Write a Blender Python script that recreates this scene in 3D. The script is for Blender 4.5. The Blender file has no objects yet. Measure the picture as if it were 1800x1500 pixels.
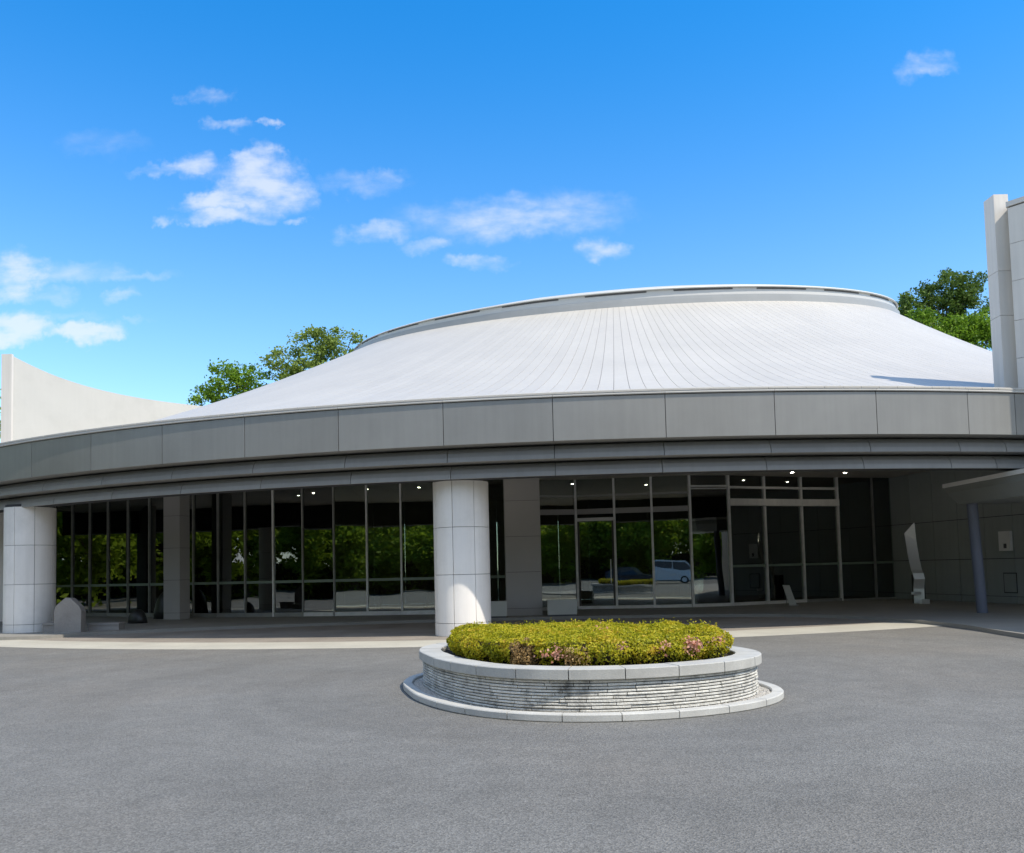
import bpy, math, random
import numpy as np
from math import sin, cos, pi, radians as rad, sqrt, atan2

random.seed(7)
rng = np.random.default_rng(7)
S = bpy.context.scene
COL = S.collection

# ------------------------------------------------------------------ camera
cam_d = bpy.data.cameras.new('camera')
cam = bpy.data.objects.new('camera', cam_d)
COL.objects.link(cam)
S.camera = cam
cam_d.sensor_fit = 'HORIZONTAL'
cam_d.sensor_width = 36.0
cam_d.lens = 30.0
cam_d.shift_y = 163.0 / 1800.0
cam_d.clip_end = 4000
PITCH, ROLL, EYE = rad(3.33), rad(1.4), 1.5
cam.location = (0, 0, EYE)
cp, sp, cr_, sr_ = cos(PITCH), sin(PITCH), cos(ROLL), sin(ROLL)
fw = (0, cp, sp)
rt = (cr_, sp * sr_, -cp * sr_)
up = (sr_, -sp * cr_, cp * cr_)
import mathutils
cam.rotation_euler = mathutils.Matrix((
    (rt[0], up[0], -fw[0]), (rt[1], up[1], -fw[1]), (rt[2], up[2], -fw[2]))).to_euler()

# ------------------------------------------------------------------ sun and sky
SUN_AZ, SUN_EL = 125.0, 54.0          # clockwise from +Y, above the horizon
sv = mathutils.Vector((sin(rad(SUN_AZ)) * cos(rad(SUN_EL)), cos(rad(SUN_AZ)) * cos(rad(SUN_EL)), sin(rad(SUN_EL))))
sun_d = bpy.data.lights.new('sun', 'SUN')
sun_d.energy = 3.1
sun_d.angle = rad(0.55)
sun_d.color = (1.0, 0.91, 0.78)
sun = bpy.data.objects.new('sun', sun_d)
COL.objects.link(sun)
sun.location = (30, -20, 50)
sun.rotation_euler = sv.to_track_quat('Z', 'Y').to_euler()

S.view_settings.view_transform = 'Standard'
S.view_settings.look = 'None'
S.view_settings.exposure = 0.5
S.view_settings.gamma = 1.0
S.view_settings.use_curve_mapping = False
S.render.engine = 'CYCLES'
S.cycles.max_bounces = 8
S.cycles.transparent_max_bounces = 16
S.cycles.use_denoising = True

world = bpy.data.worlds.new('World')
S.world = world
world.use_nodes = True
WN, WL = world.node_tree.nodes, world.node_tree.links
WN.clear()


def wnode(t, **kw):
    n = WN.new(t)
    for k, v in kw.items():
        setattr(n, k, v)
    return n


sky = wnode('ShaderNodeTexSky', sky_type='NISHITA', sun_disc=False)
sky.sun_elevation = rad(SUN_EL)
sky.sun_rotation = rad(SUN_AZ)
sky.air_density = 1.0
sky.dust_density = 0.3
sky.ozone_density = 2.0
SKY_LOW, SKY_HIGH = (0.98, 1.13, 1.22, 1), (0.10, 0.85, 1.35, 1)
SKY_STRENGTH = 0.15
tint = wnode('ShaderNodeMix', data_type='RGBA', blend_type='MULTIPLY')
tint.inputs[0].default_value = 1.0
WL.new(sky.outputs[0], tint.inputs[6])

# clouds: (u, v) = direction / forward, semi-axes, density
CLOUDS = [
    (-.297, .450, .047, .030, 1.0), (-.299, .478, .024, .020, .85), (-.270, .440, .036, .022, .85),
    (-.330, .432, .050, .012, 1.0), (-.372, .474, .028, .013, .8), (-.408, .468, .034, .006, .5),
    (-.350, .462, .030, .008, .35), (-.339, .412, .034, .012, .9), (-.404, .409, .017, .007, .6),
    (-.305, .411, .030, .007, .45), (-.252, .406, .012, .004, .5), (-.176, .450, .044, .012, .42),
    (-.148, .460, .020, .009, .42), (-.356, .552, .028, .011, .50), (-.327, .518, .026, .007, .55),
    (-.279, .521, .010, .005, .55), (.004, .412, .115, .024, .62), (.060, .410, .055, .016, .45),
    (-.157, .393, .036, .012, .62), (-.096, .378, .034, .008, .5), (-.033, .358, .034, .008, .62),
    (.107, .374, .028, .011, .58), (.487, .592, .034, .013, .55), (.462, .578, .014, .010, .32),
    (-.585, .348, .036, .022, .9), (-.530, .345, .080, .010, .42), (-.470, .342, .070, .006, .45),
    (-.585, .325, .028, .011, .75), (-.455, .320, .020, .007, .5), (-.540, .322, .034, .008, .42),
    (-.577, .282, .038, .016, 1.2), (-.612, .276, .040, .014, 1.2), (-.496, .279, .037, .013, 1.2),
    (-.520, .300, .044, .005, .3), (-.440, .293, .014, .004, .4), (-.480, .497, .045, .014, .25),
]
tc = wnode('ShaderNodeTexCoord')
sep = wnode('ShaderNodeSeparateXYZ')
WL.new(tc.outputs['Generated'], sep.inputs[0])


def wmath(op, a, b=None, c=None, clamp=False):
    n = wnode('ShaderNodeMath', operation=op, use_clamp=clamp)
    for i, v in enumerate((a, b, c)):
        if v is None:
            continue
        if isinstance(v, (int, float)):
            n.inputs[i].default_value = v
        else:
            WL.new(v, n.inputs[i])
    return n.outputs[0]


def wvec(op, a, b=None, c=None):
    n = wnode('ShaderNodeVectorMath', operation=op)
    for i, v in enumerate((a, b, c)):
        if v is None:
            continue
        if isinstance(v, tuple):
            n.inputs[i].default_value = v
        else:
            WL.new(v, n.inputs[i])
    return n


elev = wnode('ShaderNodeMapRange', interpolation_type='SMOOTHSTEP')
WL.new(sep.outputs[2], elev.inputs[0])
elev.inputs[1].default_value, elev.inputs[2].default_value = 0.05, 0.62
deep = wnode('ShaderNodeMix', data_type='RGBA')
WL.new(elev.outputs[0], deep.inputs[0])
deep.inputs[6].default_value, deep.inputs[7].default_value = SKY_LOW, SKY_HIGH
WL.new(deep.outputs[2], tint.inputs[7])
yy = wmath('MAXIMUM', sep.outputs[1], 0.02)
uu = wmath('DIVIDE', sep.outputs[0], yy)
vv = wmath('DIVIDE', sep.outputs[2], yy)
cmb = wnode('ShaderNodeCombineXYZ')
WL.new(uu, cmb.inputs[0])
WL.new(vv, cmb.inputs[1])
warp = wnode('ShaderNodeTexNoise')
warp.inputs['Scale'].default_value = 26.0
warp.inputs['Detail'].default_value = 4.0
warp.inputs['Roughness'].default_value = 0.6
WL.new(cmb.outputs[0], warp.inputs['Vector'])
wc = wvec('SUBTRACT', warp.outputs['Color'], (0.5, 0.5, 0.5))
ws = wvec('MULTIPLY_ADD', wc.outputs[0], (0.085, 0.045, 0.0), cmb.outputs[0])
flat = wvec('MULTIPLY', ws.outputs[0], (1, 1, 0))
dens = None
for (u0, v0, a, b, s) in CLOUDS:
    # slopes right and up as seen from the forecourt, turned into true directions
    dd = [fw[i] + u0 * rt[i] + (v0 - .058) * up[i] for i in range(3)]
    u0, v0 = dd[0] / dd[1], dd[2] / dd[1]
    q = wvec('MULTIPLY_ADD', flat.outputs[0], (1 / (1.45 * a), 1 / (1.5 * b), 0), (-u0 / (1.45 * a), -v0 / (1.5 * b), 0))
    l2 = wvec('DOT_PRODUCT', q.outputs[0], q.outputs[0]).outputs['Value']
    d = wmath('MULTIPLY_ADD', l2, -s, s)
    dens = d if dens is None else wmath('SMOOTH_MAX', dens, d, 0.15)
dens = wmath('MAXIMUM', dens, 0.0)
fn = wnode('ShaderNodeTexNoise')
fn.inputs['Scale'].default_value = 40.0
fn.inputs['Detail'].default_value = 7.0
fn.inputs['Roughness'].default_value = 0.55
stretch = wvec('MULTIPLY', cmb.outputs[0], (0.6, 1.35, 1.0))
WL.new(stretch.outputs[0], fn.inputs['Vector'])
mod = wmath('MULTIPLY_ADD', fn.outputs[0], 2.3, -0.2)
dens = wmath('MULTIPLY', dens, mod)
# unseen sky behind and beside the view: denser cloud added for neutral fill light
far = wnode('ShaderNodeTexNoise')
far.inputs['Scale'].default_value = 3.0
far.inputs['Detail'].default_value = 8.0
WL.new(tc.outputs['Generated'], far.inputs['Vector'])
farm = wmath('MULTIPLY', wmath('MULTIPLY_ADD', far.outputs[0], 5.0, -1.85, True), wmath('MULTIPLY_ADD', sep.outputs[1], -3.0, 1.2, True))
ramp = wnode('ShaderNodeMapRange', interpolation_type='SMOOTHSTEP')
WL.new(dens, ramp.inputs[0])
ramp.inputs[1].default_value = 0.0
ramp.inputs[2].default_value = 1.15
cover = wmath('MAXIMUM', wmath('MULTIPLY', ramp.outputs[0], 0.67), wmath('MULTIPLY', farm, 0.95), None, True)
cmix = wnode('ShaderNodeMix', data_type='RGBA')
WL.new(cover, cmix.inputs[0])
WL.new(tint.outputs[2], cmix.inputs[6])
CLOUD_COL = (4.5, 4.65, 4.9, 1)
cmix.inputs[7].default_value = CLOUD_COL
bg = wnode('ShaderNodeBackground')
bg.inputs[1].default_value = SKY_STRENGTH
WL.new(cmix.outputs[2], bg.inputs[0])
wo = wnode('ShaderNodeOutputWorld')
WL.new(bg.outputs[0], wo.inputs[0])


# ------------------------------------------------------------------ materials
def nodes_of(name):
    m = bpy.data.materials.new(name)
    m.use_nodes = True
    nt = m.node_tree
    b = nt.nodes['Principled BSDF']
    return m, nt, b


def surf(name, col, rough=0.6, metal=0.0, var=0.12, scale=2.0, piece=0.05, bump=0.0, bscale=60.0,
         streak=0.0, spec=0.5, dirt=None, dirt_amt=0.0, dirt_scale=1.5, speck=0.0, speck_scale=200.0, hue=(0, 0, 0)):
    """Base colour with cloudy wear, per piece tone, fine speckle, vertical streaks and relief."""
    m, nt, b = nodes_of(name)
    N, L = nt.nodes, nt.links
    t = N.new('ShaderNodeTexCoord')
    no = N.new('ShaderNodeTexNoise')
    no.inputs['Scale'].default_value = scale
    no.inputs['Detail'].default_value = 6
    no.inputs['Roughness'].default_value = 0.62
    L.new(t.outputs['Object'], no.inputs['Vector'])
    mr = N.new('ShaderNodeMapRange')
    L.new(no.outputs[0], mr.inputs[0])
    mr.inputs[1].default_value, mr.inputs[2].default_value = 0.3, 0.7
    mr.inputs[3].default_value, mr.inputs[4].default_value = 1 - var, 1 + var
    oi = N.new('ShaderNodeObjectInfo')
    pr = N.new('ShaderNodeMath')
    pr.operation = 'MULTIPLY_ADD'
    L.new(oi.outputs['Random'], pr.inputs[0])
    pr.inputs[1].default_value, pr.inputs[2].default_value = 2 * piece, 1 - piece
    k = N.new('ShaderNodeMath')
    k.operation = 'MULTIPLY'
    L.new(mr.outputs[0], k.inputs[0])
    L.new(pr.outputs[0], k.inputs[1])
    fac = k.outputs[0]
    if streak:
        mp = N.new('ShaderNodeMapping')
        mp.inputs['Scale'].default_value = (5, 5, 0.25)
        L.new(t.outputs['Object'], mp.inputs[0])
        n2 = N.new('ShaderNodeTexNoise')
        n2.inputs['Scale'].default_value = 1.6
        n2.inputs['Detail'].default_value = 5
        L.new(mp.outputs[0], n2.inputs['Vector'])
        m2 = N.new('ShaderNodeMapRange')
        L.new(n2.outputs[0], m2.inputs[0])
        m2.inputs[1].default_value, m2.inputs[2].default_value = 0.35, 0.75
        m2.inputs[3].default_value, m2.inputs[4].default_value = 1.0, 1 - streak
        k2 = N.new('ShaderNodeMath')
        k2.operation = 'MULTIPLY'
        L.new(fac, k2.inputs[0])
        L.new(m2.outputs[0], k2.inputs[1])
        fac = k2.outputs[0]
    if speck:
        n3 = N.new('ShaderNodeTexNoise')
        n3.inputs['Scale'].default_value = speck_scale
        n3.inputs['Detail'].default_value = 3
        L.new(t.outputs['Object'], n3.inputs['Vector'])
        m3 = N.new('ShaderNodeMapRange')
        L.new(n3.outputs[0], m3.inputs[0])
        m3.inputs[1].default_value, m3.inputs[2].default_value = 0.3, 0.7
        m3.inputs[3].default_value, m3.inputs[4].default_value = 1 - speck, 1 + speck
        k3 = N.new('ShaderNodeMath')
        k3.operation = 'MULTIPLY'
        L.new(fac, k3.inputs[0])
        L.new(m3.outputs[0], k3.inputs[1])
        fac = k3.outputs[0]
    vm = N.new('ShaderNodeVectorMath')
    vm.operation = 'SCALE'
    vm.inputs[0].default_value = col[:3]
    L.new(fac, vm.inputs['Scale'])
    out = vm.outputs[0]
    if dirt is not None:
        nd = N.new('ShaderNodeTexNoise')
        nd.inputs['Scale'].default_value = dirt_scale
        nd.inputs['Detail'].default_value = 8
        nd.inputs['Roughness'].default_value = 0.7
        L.new(t.outputs['Object'], nd.inputs['Vector'])
        md = N.new('ShaderNodeMapRange')
        L.new(nd.outputs[0], md.inputs[0])
        md.inputs[1].default_value, md.inputs[2].default_value = 0.5, 0.72
        md.inputs[3].default_value, md.inputs[4].default_value = 0.0, dirt_amt
        mx = N.new('ShaderNodeMix')
        mx.data_type = 'RGBA'
        L.new(md.outputs[0], mx.inputs[0])
        L.new(out, mx.inputs[6])
        mx.inputs[7].default_value = (*dirt, 1)
        out = mx.outputs[2]
    L.new(out, b.inputs['Base Color'])
    b.inputs['Roughness'].default_value = rough
    b.inputs['Metallic'].default_value = metal
    b.inputs['Specular IOR Level'].default_value = spec
    if bump:
        nb = N.new('ShaderNodeTexNoise')
        nb.inputs['Scale'].default_value = bscale
        nb.inputs['Detail'].default_value = 4
        L.new(t.outputs['Object'], nb.inputs['Vector'])
        bp = N.new('ShaderNodeBump')
        bp.inputs['Strength'].default_value = bump
        bp.inputs['Distance'].default_value = 0.01
        L.new(nb.outputs[0], bp.inputs['Height'])
        L.new(bp.outputs[0], b.inputs['Normal'])
    return m


def leaf_mat(name, cols, trans=0.3, nscale=1.2, tonew=0.55):
    """Leaf faces: a tone per leaf plus slow colour drift through the plant."""
    m, nt, b = nodes_of(name)
    N, L = nt.nodes, nt.links
    at = N.new('ShaderNodeAttribute')
    at.attribute_name = 'tone'
    t = N.new('ShaderNodeTexCoord')
    no = N.new('ShaderNodeTexNoise')
    no.inputs['Scale'].default_value = nscale
    no.inputs['Detail'].default_value = 4
    L.new(t.outputs['Object'], no.inputs['Vector'])
    ad = N.new('ShaderNodeMath')
    ad.operation = 'MULTIPLY_ADD'
    L.new(at.outputs['Fac'], ad.inputs[0])
    ad.inputs[1].default_value = tonew
    mr = N.new('ShaderNodeMapRange')
    L.new(no.outputs[0], mr.inputs[0])
    mr.inputs[1].default_value, mr.inputs[2].default_value = 0.3, 0.7
    mr.inputs[3].default_value, mr.inputs[4].default_value = 0.0, 1.0 - tonew
    L.new(mr.outputs[0], ad.inputs[2])
    rp = N.new('ShaderNodeValToRGB')
    L.new(ad.outputs[0], rp.inputs[0])
    el = rp.color_ramp.elements
    while len(el) < len(cols):
        el.new(0.5)
    for i, c in enumerate(cols):
        el[i].position = i / (len(cols) - 1)
        el[i].color = (*c, 1)
    L.new(rp.outputs[0], b.inputs['Base Color'])
    b.inputs['Roughness'].default_value = 0.55
    b.inputs['Specular IOR Level'].default_value = 0.3
    tr = N.new('ShaderNodeBsdfTranslucent')
    L.new(rp.outputs[0], tr.inputs['Color'])
    mx = N.new('ShaderNodeMixShader')
    mx.inputs[0].default_value = trans
    L.new(b.outputs[0], mx.inputs[1])
    L.new(tr.outputs[0], mx.inputs[2])
    L.new(mx.outputs[0], N['Material Output'].inputs[0])
    return m


def glass_mat(name, tintc):
    m, nt, b = nodes_of(name)
    N, L = nt.nodes, nt.links
    N.remove(b)
    tr = N.new('ShaderNodeBsdfTransparent')
    tr.inputs[0].default_value = (*tintc, 1)
    gl = N.new('ShaderNodeBsdfGlossy')
    gl.inputs['Roughness'].default_value = 0.0
    gl.inputs['Color'].default_value = (0.95, 1.0, 0.97, 1)
    fr = N.new('ShaderNodeFresnel')
    fr.inputs[0].default_value = 2.5
    t = N.new('ShaderNodeTexCoord')
    no = N.new('ShaderNodeTexNoise')
    no.inputs['Scale'].default_value = 0.9
    no.inputs['Detail'].default_value = 1
    L.new(t.outputs['Object'], no.inputs['Vector'])
    bp = N.new('ShaderNodeBump')
    bp.inputs['Strength'].default_value = 0.35
    bp.inputs['Distance'].default_value = 0.006
    L.new(no.outputs[0], bp.inputs['Height'])
    L.new(bp.outputs[0], gl.inputs['Normal'])
    mx = N.new('ShaderNodeMixShader')
    L.new(fr.outputs[0], mx.inputs[0])
    L.new(tr.outputs[0], mx.inputs[1])
    L.new(gl.outputs[0], mx.inputs[2])
    L.new(mx.outputs[0], N['Material Output'].inputs[0])
    return m


def lamp_mat(name, col, e):
    m, nt, b = nodes_of(name)
    b.inputs['Base Color'].default_value = (0.8, 0.8, 0.8, 1)
    b.inputs['Emission Color'].default_value = (*col, 1)
    b.inputs['Emission Strength'].default_value = e
    return m


def asphalt_mat():
    m, nt, b = nodes_of('asphalt')
    N, L = nt.nodes, nt.links
    t = N.new('ShaderNodeTexCoord')

    def noise(sc, det, ro=0.6):
        n = N.new('ShaderNodeTexNoise')
        n.inputs['Scale'].default_value = sc
        n.inputs['Detail'].default_value = det
        n.inputs['Roughness'].default_value = ro
        L.new(t.outputs['Object'], n.inputs['Vector'])
        return n.outputs[0]

    def rng_(src, a0, a1, b0, b1):
        r = N.new('ShaderNodeMapRange')
        L.new(src, r.inputs[0])
        for i, v in enumerate((a0, a1, b0, b1)):
            r.inputs[i + 1].default_value = v
        return r.outputs[0]

    def mul(a, c):
        k = N.new('ShaderNodeMath')
        k.operation = 'MULTIPLY'
        L.new(a, k.inputs[0])
        L.new(c, k.inputs[1])
        return k.outputs[0]

    vo = N.new('ShaderNodeTexVoronoi')
    vo.inputs['Scale'].default_value = 85
    L.new(t.outputs['Object'], vo.inputs['Vector'])
    sepc = N.new('ShaderNodeSeparateColor')
    L.new(vo.outputs['Color'], sepc.inputs[0])
    f = mul(rng_(noise(0.35, 6), .3, .7, .86, 1.12), rng_(noise(3.0, 6, .7), .3, .7, .90, 1.09))
    f = mul(f, rng_(sepc.outputs[0], 0, 1, .72, 1.30))
    f = mul(f, rng_(noise(38, 4, .7), (.3), .7, .86, 1.14))
    ds = N.new('ShaderNodeVectorMath')
    ds.operation = 'DISTANCE'
    L.new(t.outputs['Object'], ds.inputs[0])
    ds.inputs[1].default_value = (.9, 11.5, 0)
    lane = N.new('ShaderNodeTexNoise')
    lane.noise_dimensions = '1D'
    lane.inputs['Scale'].default_value = 0.9
    lane.inputs['Detail'].default_value = 3
    L.new(ds.outputs['Value'], lane.inputs['W'])
    f = mul(f, rng_(lane.outputs[0], .35, .65, .94, 1.05))
    vm = N.new('ShaderNodeVectorMath')
    vm.operation = 'SCALE'
    vm.inputs[0].default_value = (0.186, 0.182, 0.168)
    L.new(f, vm.inputs['Scale'])
    # slow drift towards brown, as worn asphalt has
    mx = N.new('ShaderNodeMix')
    mx.data_type = 'RGBA'
    mx.blend_type = 'MULTIPLY'
    L.new(rng_(noise(0.22, 3), .48, .7, 0, .5), mx.inputs[0])
    L.new(vm.outputs[0], mx.inputs[6])
    mx.inputs[7].default_value = (1.02, 0.95, 0.88, 1)
    L.new(mx.outputs[2], b.inputs['Base Color'])
    b.inputs['Roughness'].default_value = 0.85
    b.inputs['Specular IOR Level'].default_value = 0.3
    bp = N.new('ShaderNodeBump')
    bp.inputs['Strength'].default_value = 0.75
    bp.inputs['Distance'].default_value = 0.008
    hs = N.new('ShaderNodeMath')
    hs.operation = 'ADD'
    L.new(vo.outputs['Distance'], hs.inputs[0])
    L.new(noise(45, 4, .7), hs.inputs[1])
    L.new(hs.outputs[0], bp.inputs['Height'])
    L.new(bp.outputs[0], b.inputs['Normal'])
    return m


M = {
    'asphalt': asphalt_mat(),
    'earth': surf('earth', (.09, .10, .05), .95, var=.3, scale=.4),
    'underpave': surf('dark_paving', (.27, .24, .205), .8, var=.2, scale=.8, bump=.4, bscale=90, speck=.2, speck_scale=60),
    'band': surf('pale_granite', (.50, .48, .41), .75, var=.1, scale=.9, speck=.12, speck_scale=90, bump=.2, bscale=120),
    'walk': surf('pavement_stone', (.26, .25, .225), .7, var=.12, scale=.7, speck=.12, speck_scale=70),
    'roof': surf('white_roof_sheet', (.535, .51, .46), .5, dirt=(.40, .39, .37), dirt_amt=.2, dirt_scale=.35, var=.05, scale=.3, piece=.025, streak=.05),
    'roof_under': surf('roof_joint', (.36, .36, .36), .8),
    'crown': surf('white_crown_metal', (.62, .62, .60), .45, var=.04, scale=.5),
    'crown_grey': surf('grey_crown_metal', (.36, .37, .37), .5, var=.06, scale=.6),
    'slot': surf('slot_dark', (.09, .09, .095), .7),
    'trim': surf('eave_trim_metal', (.58, .56, .52), .5, var=.06, scale=.6),
    'fascia': surf('grey_metal_panel', (.295, .288, .268), .40, metal=.35, var=.08, scale=.55, piece=.07, streak=.08),
    'soffit_ring': surf('slate_metal_panel', (.28, .277, .265), .5, metal=.1, var=.08, scale=.6, piece=.06, streak=.08),
    'ceiling': surf('ceiling_panel', (.56, .51, .45), .6, var=.08, scale=.4, piece=.05),
    'column': surf('column_panel', (.89, .86, .82), .45, dirt=(.45, .44, .41), dirt_amt=.22, dirt_scale=1.1, var=.04, scale=.9, piece=.045, streak=.07),
    'joint': surf('joint_dark', (.045, .047, .05), .8),
    'pillar': surf('pillar_panel', (.40, .39, .38), .5, var=.05, scale=.8, piece=.03),
    'alu': surf('silver_aluminium', (.86, .86, .84), .35, metal=.1, var=.12, scale=3),
    'alu_dull': surf('dull_aluminium', (.36, .36, .34), .45, metal=.3, var=.12, scale=3),
    'beam': surf('pale_steel_beam', (.86, .85, .81), .4, var=.1, scale=1.5, streak=.1),
    'glass': glass_mat('facade_glass', (.62, .68, .63)),
    'frit': surf('green_rail', (.24, .31, .25), .4, var=.1),
    'interior': surf('interior_wood', (.26, .20, .13), .6, var=.25, scale=.7, streak=.25),
    'interior_floor': surf('interior_floor', (.2, .19, .17), .3, var=.1),
    'int_dark': surf('interior_dark', (.10, .10, .095), .6),
    'wallpanel': surf('wing_wall_panel', (.36, .395, .385), .55, var=.06, scale=.8, piece=.04, streak=.08),
    'concrete': surf('pale_concrete', (.53, .525, .49), .75, dirt=(.33, .33, .30), dirt_amt=.25, dirt_scale=.5, var=.04, scale=.45, streak=.025, bump=.1, bscale=8),
    'tower': surf('tower_panel', (.70, .665, .61), .6, var=.05, scale=.5, piece=.035, streak=.12),
    'porch': surf('porch_metal', (.27, .285, .27), .45, var=.06, scale=.8),
    'white_trim': surf('white_trim', (.90, .90, .88), .45, var=.05),
    'pole': surf('blue_grey_paint', (.135, .15, .195), .4, var=.06, scale=2),
    'steel': surf('polished_steel', (.82, .81, .77), .28, metal=.55, var=.05),
    'black': surf('black_stone', (.02, .022, .022), .4, var=.2),
    'stone': surf('grey_stone', (.30, .28, .26), .85, var=.14, scale=3, bump=.5, bscale=25, speck=.12, speck_scale=60),
    'box': surf('pale_box', (.52, .53, .49), .6, var=.05),
    'coping': surf('coping_concrete', (.47, .465, .43), .8, var=.09, scale=3.5, speck=.10, speck_scale=110, bump=.25, bscale=90,
                   dirt=(.26, .25, .22), dirt_amt=.35, dirt_scale=2.4, piece=.04),
    'kerbstone': surf('kerb_concrete', (.52, .515, .48), .8, var=.09, scale=3.5, speck=.10, speck_scale=110, bump=.25, bscale=90,
                      dirt=(.30, .29, .26), dirt_amt=.3, dirt_scale=2.2, piece=.04),
    'wallstone': surf('split_stone', (.62, .61, .56), .9, var=.16, scale=14, speck=.2, speck_scale=160, bump=.9, bscale=55,
                      dirt=(.05, .052, .046), dirt_amt=.8, dirt_scale=4.5, piece=.14),
    'wallcore': surf('wall_core', (.035, .036, .033), .95),
    'gravel': surf('white_gravel', (.52, .50, .46), .9, var=.3, scale=30, speck=.2, speck_scale=90),
    'soil': surf('dark_soil', (.028, .020, .014), .95, var=.3, scale=8, bump=.6, bscale=30),
    'bark': surf('bark', (.11, .085, .06), .9, var=.25, scale=5, bump=.6, bscale=18),
    'lamp': lamp_mat('downlight_glow', (1.0, .90, .74), 45.0),
    'leaf_tree': leaf_mat('tree_leaf', [(.09, .14, .025), (.19, .27, .05), (.30, .40, .08), (.40, .49, .14)], .45, .35),
    'leaf_bright': leaf_mat('bright_tree_leaf', [(.07, .15, .012), (.14, .26, .02), (.22, .37, .03), (.31, .47, .07)], .42, .5),
    'leaf_sunny': leaf_mat('sunny_tree_leaf', [(.12, .19, .012), (.22, .32, .02), (.33, .45, .035), (.45, .55, .08)], .5, .3),
    'leaf_dark': leaf_mat('dark_tree_leaf', [(.035, .075, .014), (.08, .145, .025), (.13, .215, .04), (.19, .29, .07)], .38, .5),
    'hedge': leaf_mat('azalea_leaf', [(.06, .07, .008), (.30, .31, .015), (.52, .50, .022), (.66, .53, .04), (.66, .36, .08)], .40, 3.2, .48),
    'dry': leaf_mat('dry_leaf', [(.18, .11, .045), (.38, .25, .10), (.52, .35, .15), (.60, .44, .24)], .3, 5),
    'petal': leaf_mat('pink_petal', [(.52, .20, .12), (.62, .32, .22), (.72, .46, .36)], .3, 6),
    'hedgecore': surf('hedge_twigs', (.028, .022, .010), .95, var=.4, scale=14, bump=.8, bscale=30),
    'dark_car': surf('dark_car_paint', (.02, .03, .05), .2, var=.02),
    'white_car': surf('white_car_paint', (.7, .7, .7), .25, var=.02),
    'tyre': surf('tyre_rubber', (.02, .02, .02), .8),
}


# ------------------------------------------------------------------ builders
ORIG = {}


def thing(name, label, cat, loc, group=None):
    o = bpy.data.objects.new(name, None)
    o.empty_display_size = 0.3
    COL.objects.link(o)
    o.location = loc
    o['label'] = label
    o['category'] = cat
    if group:
        o['group'] = group
    ORIG[o.name] = np.array(loc, float)
    return o


def mesh_obj(name, V, F, mat, parent=None, smooth=False, label=None, kind=None):
    V = np.asarray(V, float).reshape(-1, 3)
    org = ORIG[parent.name] if parent is not None else np.zeros(3)
    me = bpy.data.meshes.new(name)
    me.from_pydata((V - org).tolist(), [], F)
    me.materials.append(mat)
    if smooth:
        me.shade_smooth()
    o = bpy.data.objects.new(name, me)
    COL.objects.link(o)
    if parent is not None:
        o.parent = parent
        ORIG[o.name] = org
    if label:
        o['label'] = label
    if kind:
        o['kind'] = kind
    return o


def merge(*parts):
    V, F, n = [], [], 0
    for v, f in parts:
        v = np.asarray(v, float).reshape(-1, 3)
        V.append(v)
        F += [tuple(i + n for i in q) for q in f]
        n += len(v)
    return np.vstack(V), F


def sweep(C, prof, a0, a1, n, zf=None, hs=None):
    """Closed (r, z) profile swept round centre C from angle a0 to a1 degrees (0 = towards the camera)."""
    V, F = [], []
    k = len(prof)
    for i in range(n + 1):
        a = rad(a0 + (a1 - a0) * i / n)
        for r, z in prof:
            x, y = C[0] + r * sin(a), C[1] - r * cos(a)
            V.append((x, y, z * (hs(a) if hs else 1) + (zf(x, y) if zf else 0)))
    for i in range(n):
        for j in range(k):
            j2 = (j + 1) % k
            F.append((i * k + j, (i + 1) * k + j, (i + 1) * k + j2, i * k + j2))
    F.append(tuple(range(k)))
    F.append(tuple(n * k + j for j in reversed(range(k))))
    return V, F


def rect(r0, r1, z0, z1, ch=0.0):
    """Section from inner radius r0 to outer r1, outer edges chamfered."""
    if not ch:
        return [(r0, z0), (r1, z0), (r1, z1), (r0, z1)]
    return [(r0, z0), (r1 - ch, z0), (r1, z0 + ch), (r1, z1 - ch), (r1 - ch, z1), (r0 + ch, z1), (r0, z1 - ch)]


def prism(poly, z0, z1):
    n = len(poly)
    V = [(x, y, z0) for x, y in poly] + [(x, y, z1) for x, y in poly]
    F = [tuple(reversed(range(n))), tuple(range(n, 2 * n))]
    for i in range(n):
        j = (i + 1) % n
        F.append((i, j, n + j, n + i))
    return V, F


def box(x0, x1, y0, y1, z0, z1):
    return prism([(x0, y0), (x1, y0), (x1, y1), (x0, y1)], z0, z1)


def slab_between(p, q, off0, off1, z0, z1, inset=0.0):
    """Upright slab along plan segment p-q between two normal offsets."""
    p, q = np.array(p, float), np.array(q, float)
    d = (q - p) / np.linalg.norm(q - p)
    n = np.array([d[1], -d[0]])
    a, b = p + d * inset, q - d * inset
    return prism([a + n * off0, b + n * off0, b + n * off1, a + n * off1][::-1] if off1 > off0 else
                 [a + n * off0, b + n * off0, b + n * off1, a + n * off1], z0, z1)


def tube(path, radii, n=8):
    V, F = [], []
    path = [np.array(p, float) for p in path]
    for i, p in enumerate(path):
        d = path[min(i + 1, len(path) - 1)] - path[max(i - 1, 0)]
        d /= np.linalg.norm(d) + 1e-9
        u = np.cross(d, (0.31, 0.87, 0.13))
        u /= np.linalg.norm(u)
        w = np.cross(d, u)
        for k in range(n):
            a = 2 * pi * k / n
            V.append(p + radii[i] * (cos(a) * u + sin(a) * w))
    for i in range(len(path) - 1):
        for k in range(n):
            k2 = (k + 1) % n
            F.append((i * n + k, i * n + k2, (i + 1) * n + k2, (i + 1) * n + k))
    F.append(tuple(reversed(range(n))))
    F.append(tuple((len(path) - 1) * n + k for k in range(n)))
    return V, F


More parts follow.
